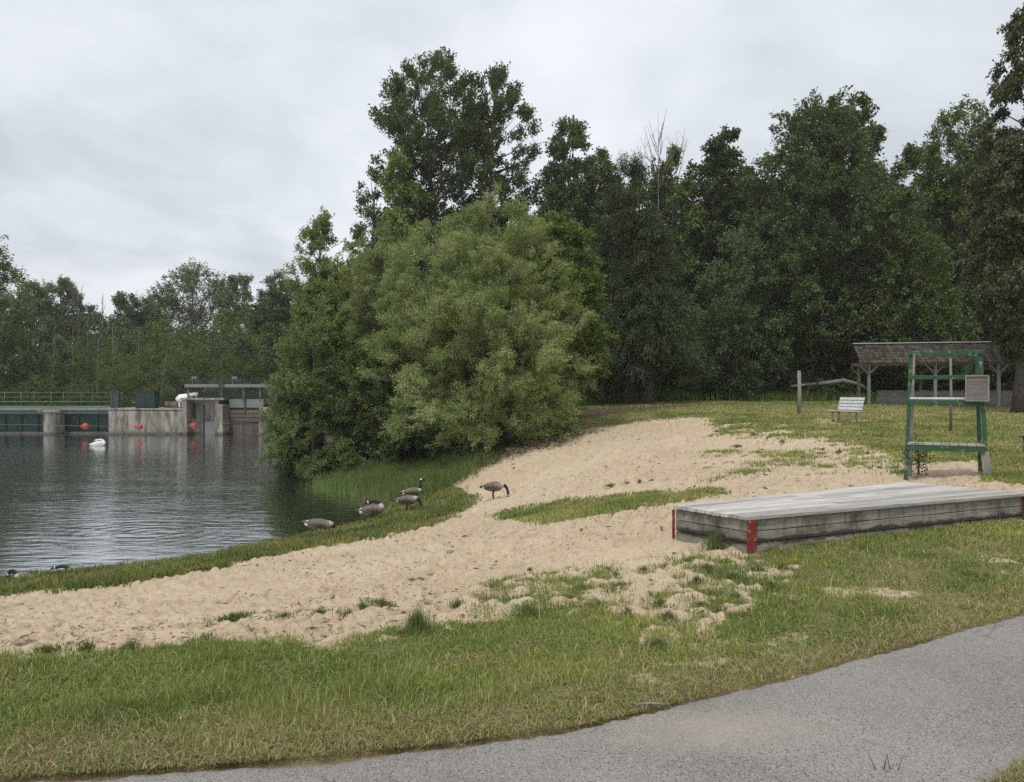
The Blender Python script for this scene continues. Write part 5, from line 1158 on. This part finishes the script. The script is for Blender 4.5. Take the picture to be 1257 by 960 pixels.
g = goose(on(121, 547, 0, True), R(20), 'tuck', 'white waterbird floating on the dark water before the dam', 1.35, False, True); g.location.z = WZ - .38

# small bits at the path
mb = MB(); p = P(1090, 952, .0)
for i in range(4): a = random.uniform(-.5, .5); mb.tube([(i * .03 - .05, 0, 0), (i * .03 - .05 + a * .04, .01, .03), (i * .03 - .05 + a * .08, .02, .06)], [.0022, .0018, .001], 4)
o = mb.build('weed_stalk', M['bark']); o.location = (p[0], p[1], .02); tag(o, 'few dry weed stalks sprouting from the asphalt', 'weed')
mb = MB(); mb.tube([(0, 0, 0), (.07, .01, .004), (.15, .0, .002)], [.007, .008, .005], 6); p = pg(781, 870); o = mb.build('white_stick', M['bark_pale']); o.location = (p.x, p.y, p.z + .02); tag(o, 'short pale stick at the edge of the asphalt', 'stick')

# ------------------------------------------------------------------ sky, light, camera
def world():
    w = bpy.data.worlds.new('World'); S.world = w; w.use_nodes = True; nt = w.node_tree; bg = nt.nodes['Background']
    sky = nt.nodes.new('ShaderNodeTexSky'); sky.sky_type = 'NISHITA'; sky.sun_disc = False; sky.sun_elevation = R(62); sky.sun_rotation = R(SUN_AZ); sky.air_density = 1.; sky.dust_density = 3
    tc = nt.nodes.new('ShaderNodeTexCoord'); sp = nt.nodes.new('ShaderNodeSeparateXYZ'); nt.links.new(tc.outputs['Generated'], sp.inputs[0])
    zc = math_(nt, 'ADD', math_(nt, 'MAXIMUM', sp.outputs[2], 0.), .22)
    cb = nt.nodes.new('ShaderNodeCombineXYZ'); nt.links.new(math_(nt, 'DIVIDE', sp.outputs[0], zc), cb.inputs[0]); nt.links.new(math_(nt, 'DIVIDE', sp.outputs[1], zc), cb.inputs[1])
    n1 = noise(nt, .85, 4, .5, cb.outputs[0], .4); n2 = noise(nt, 3.2, 5, .55, cb.outputs[0], .3)
    n = math_(nt, 'ADD', math_(nt, 'MULTIPLY', n1, .78), math_(nt, 'MULTIPLY', n2, .22))
    cl = ramp(nt, n, [(.34, (4.1, 4.4, 4.7)), (.46, (5.5, 5.85, 6.25)), (.54, (6.5, 6.8, 7.2)), (.65, (7.7, 7.9, 8.2))])
    nt.links.new(mixc(nt, .94, sky.outputs[0], cl), bg.inputs['Color']); bg.inputs['Strength'].default_value = .1
SUN_AZ = 200.
def haze():
    mb = MB(); mb.box(-700, -700, -8, 700, 700, 36); o = mb.build('haze', None); m = bpy.data.materials.new('haze'); m.use_nodes = True; nt = m.node_tree
    nt.nodes.remove(nt.nodes['Principled BSDF']); v = nt.nodes.new('ShaderNodeVolumePrincipled'); v.inputs['Color'].default_value = (1, .99, .96, 1); v.inputs['Density'].default_value = .0005; v.inputs['Anisotropy'].default_value = .2
    nt.links.new(v.outputs[0], nt.nodes['Material Output'].inputs['Volume']); o.data.materials.clear(); o.data.materials.append(m); tag(o, kind='stuff', label='thin grey air between the camera and the far trees')
haze()
world()
sl_ = bpy.data.lights.new('Sun', 'SUN'); sl_.energy = 1.5; sl_.angle = R(10); sl_.color = (1, .96, .9)
so = bpy.data.objects.new('Sun', sl_); COL.objects.link(so)
el, az = R(62), R(SUN_AZ)          # azimuth clockwise from +Y: behind the camera, a little to the left
d = Vector((math.sin(az) * math.cos(el), math.cos(az) * math.cos(el), math.sin(el)))
so.rotation_euler = (-d).to_track_quat('-Z', 'Y').to_euler(); so.location = d * 50
cd = bpy.data.cameras.new('Camera'); co = bpy.data.objects.new('Camera', cd); COL.objects.link(co)
co.location = (0, 0, EYE); co.rotation_euler = (R(90), 0, 0); cd.sensor_width = 36; cd.lens = 36 * F / 1257; cd.clip_end = 3000; cd.clip_start = .05
S.camera = co
S.view_settings.view_transform = 'Standard'; S.view_settings.look = 'None'; S.view_settings.exposure = .45; S.view_settings.gamma = 1
S.cycles.max_bounces = 6; S.cycles.transparent_max_bounces = 4; S.cycles.use_denoising = False; S.cycles.use_adaptive_sampling = False; S.cycles.sample_clamp_indirect = 4
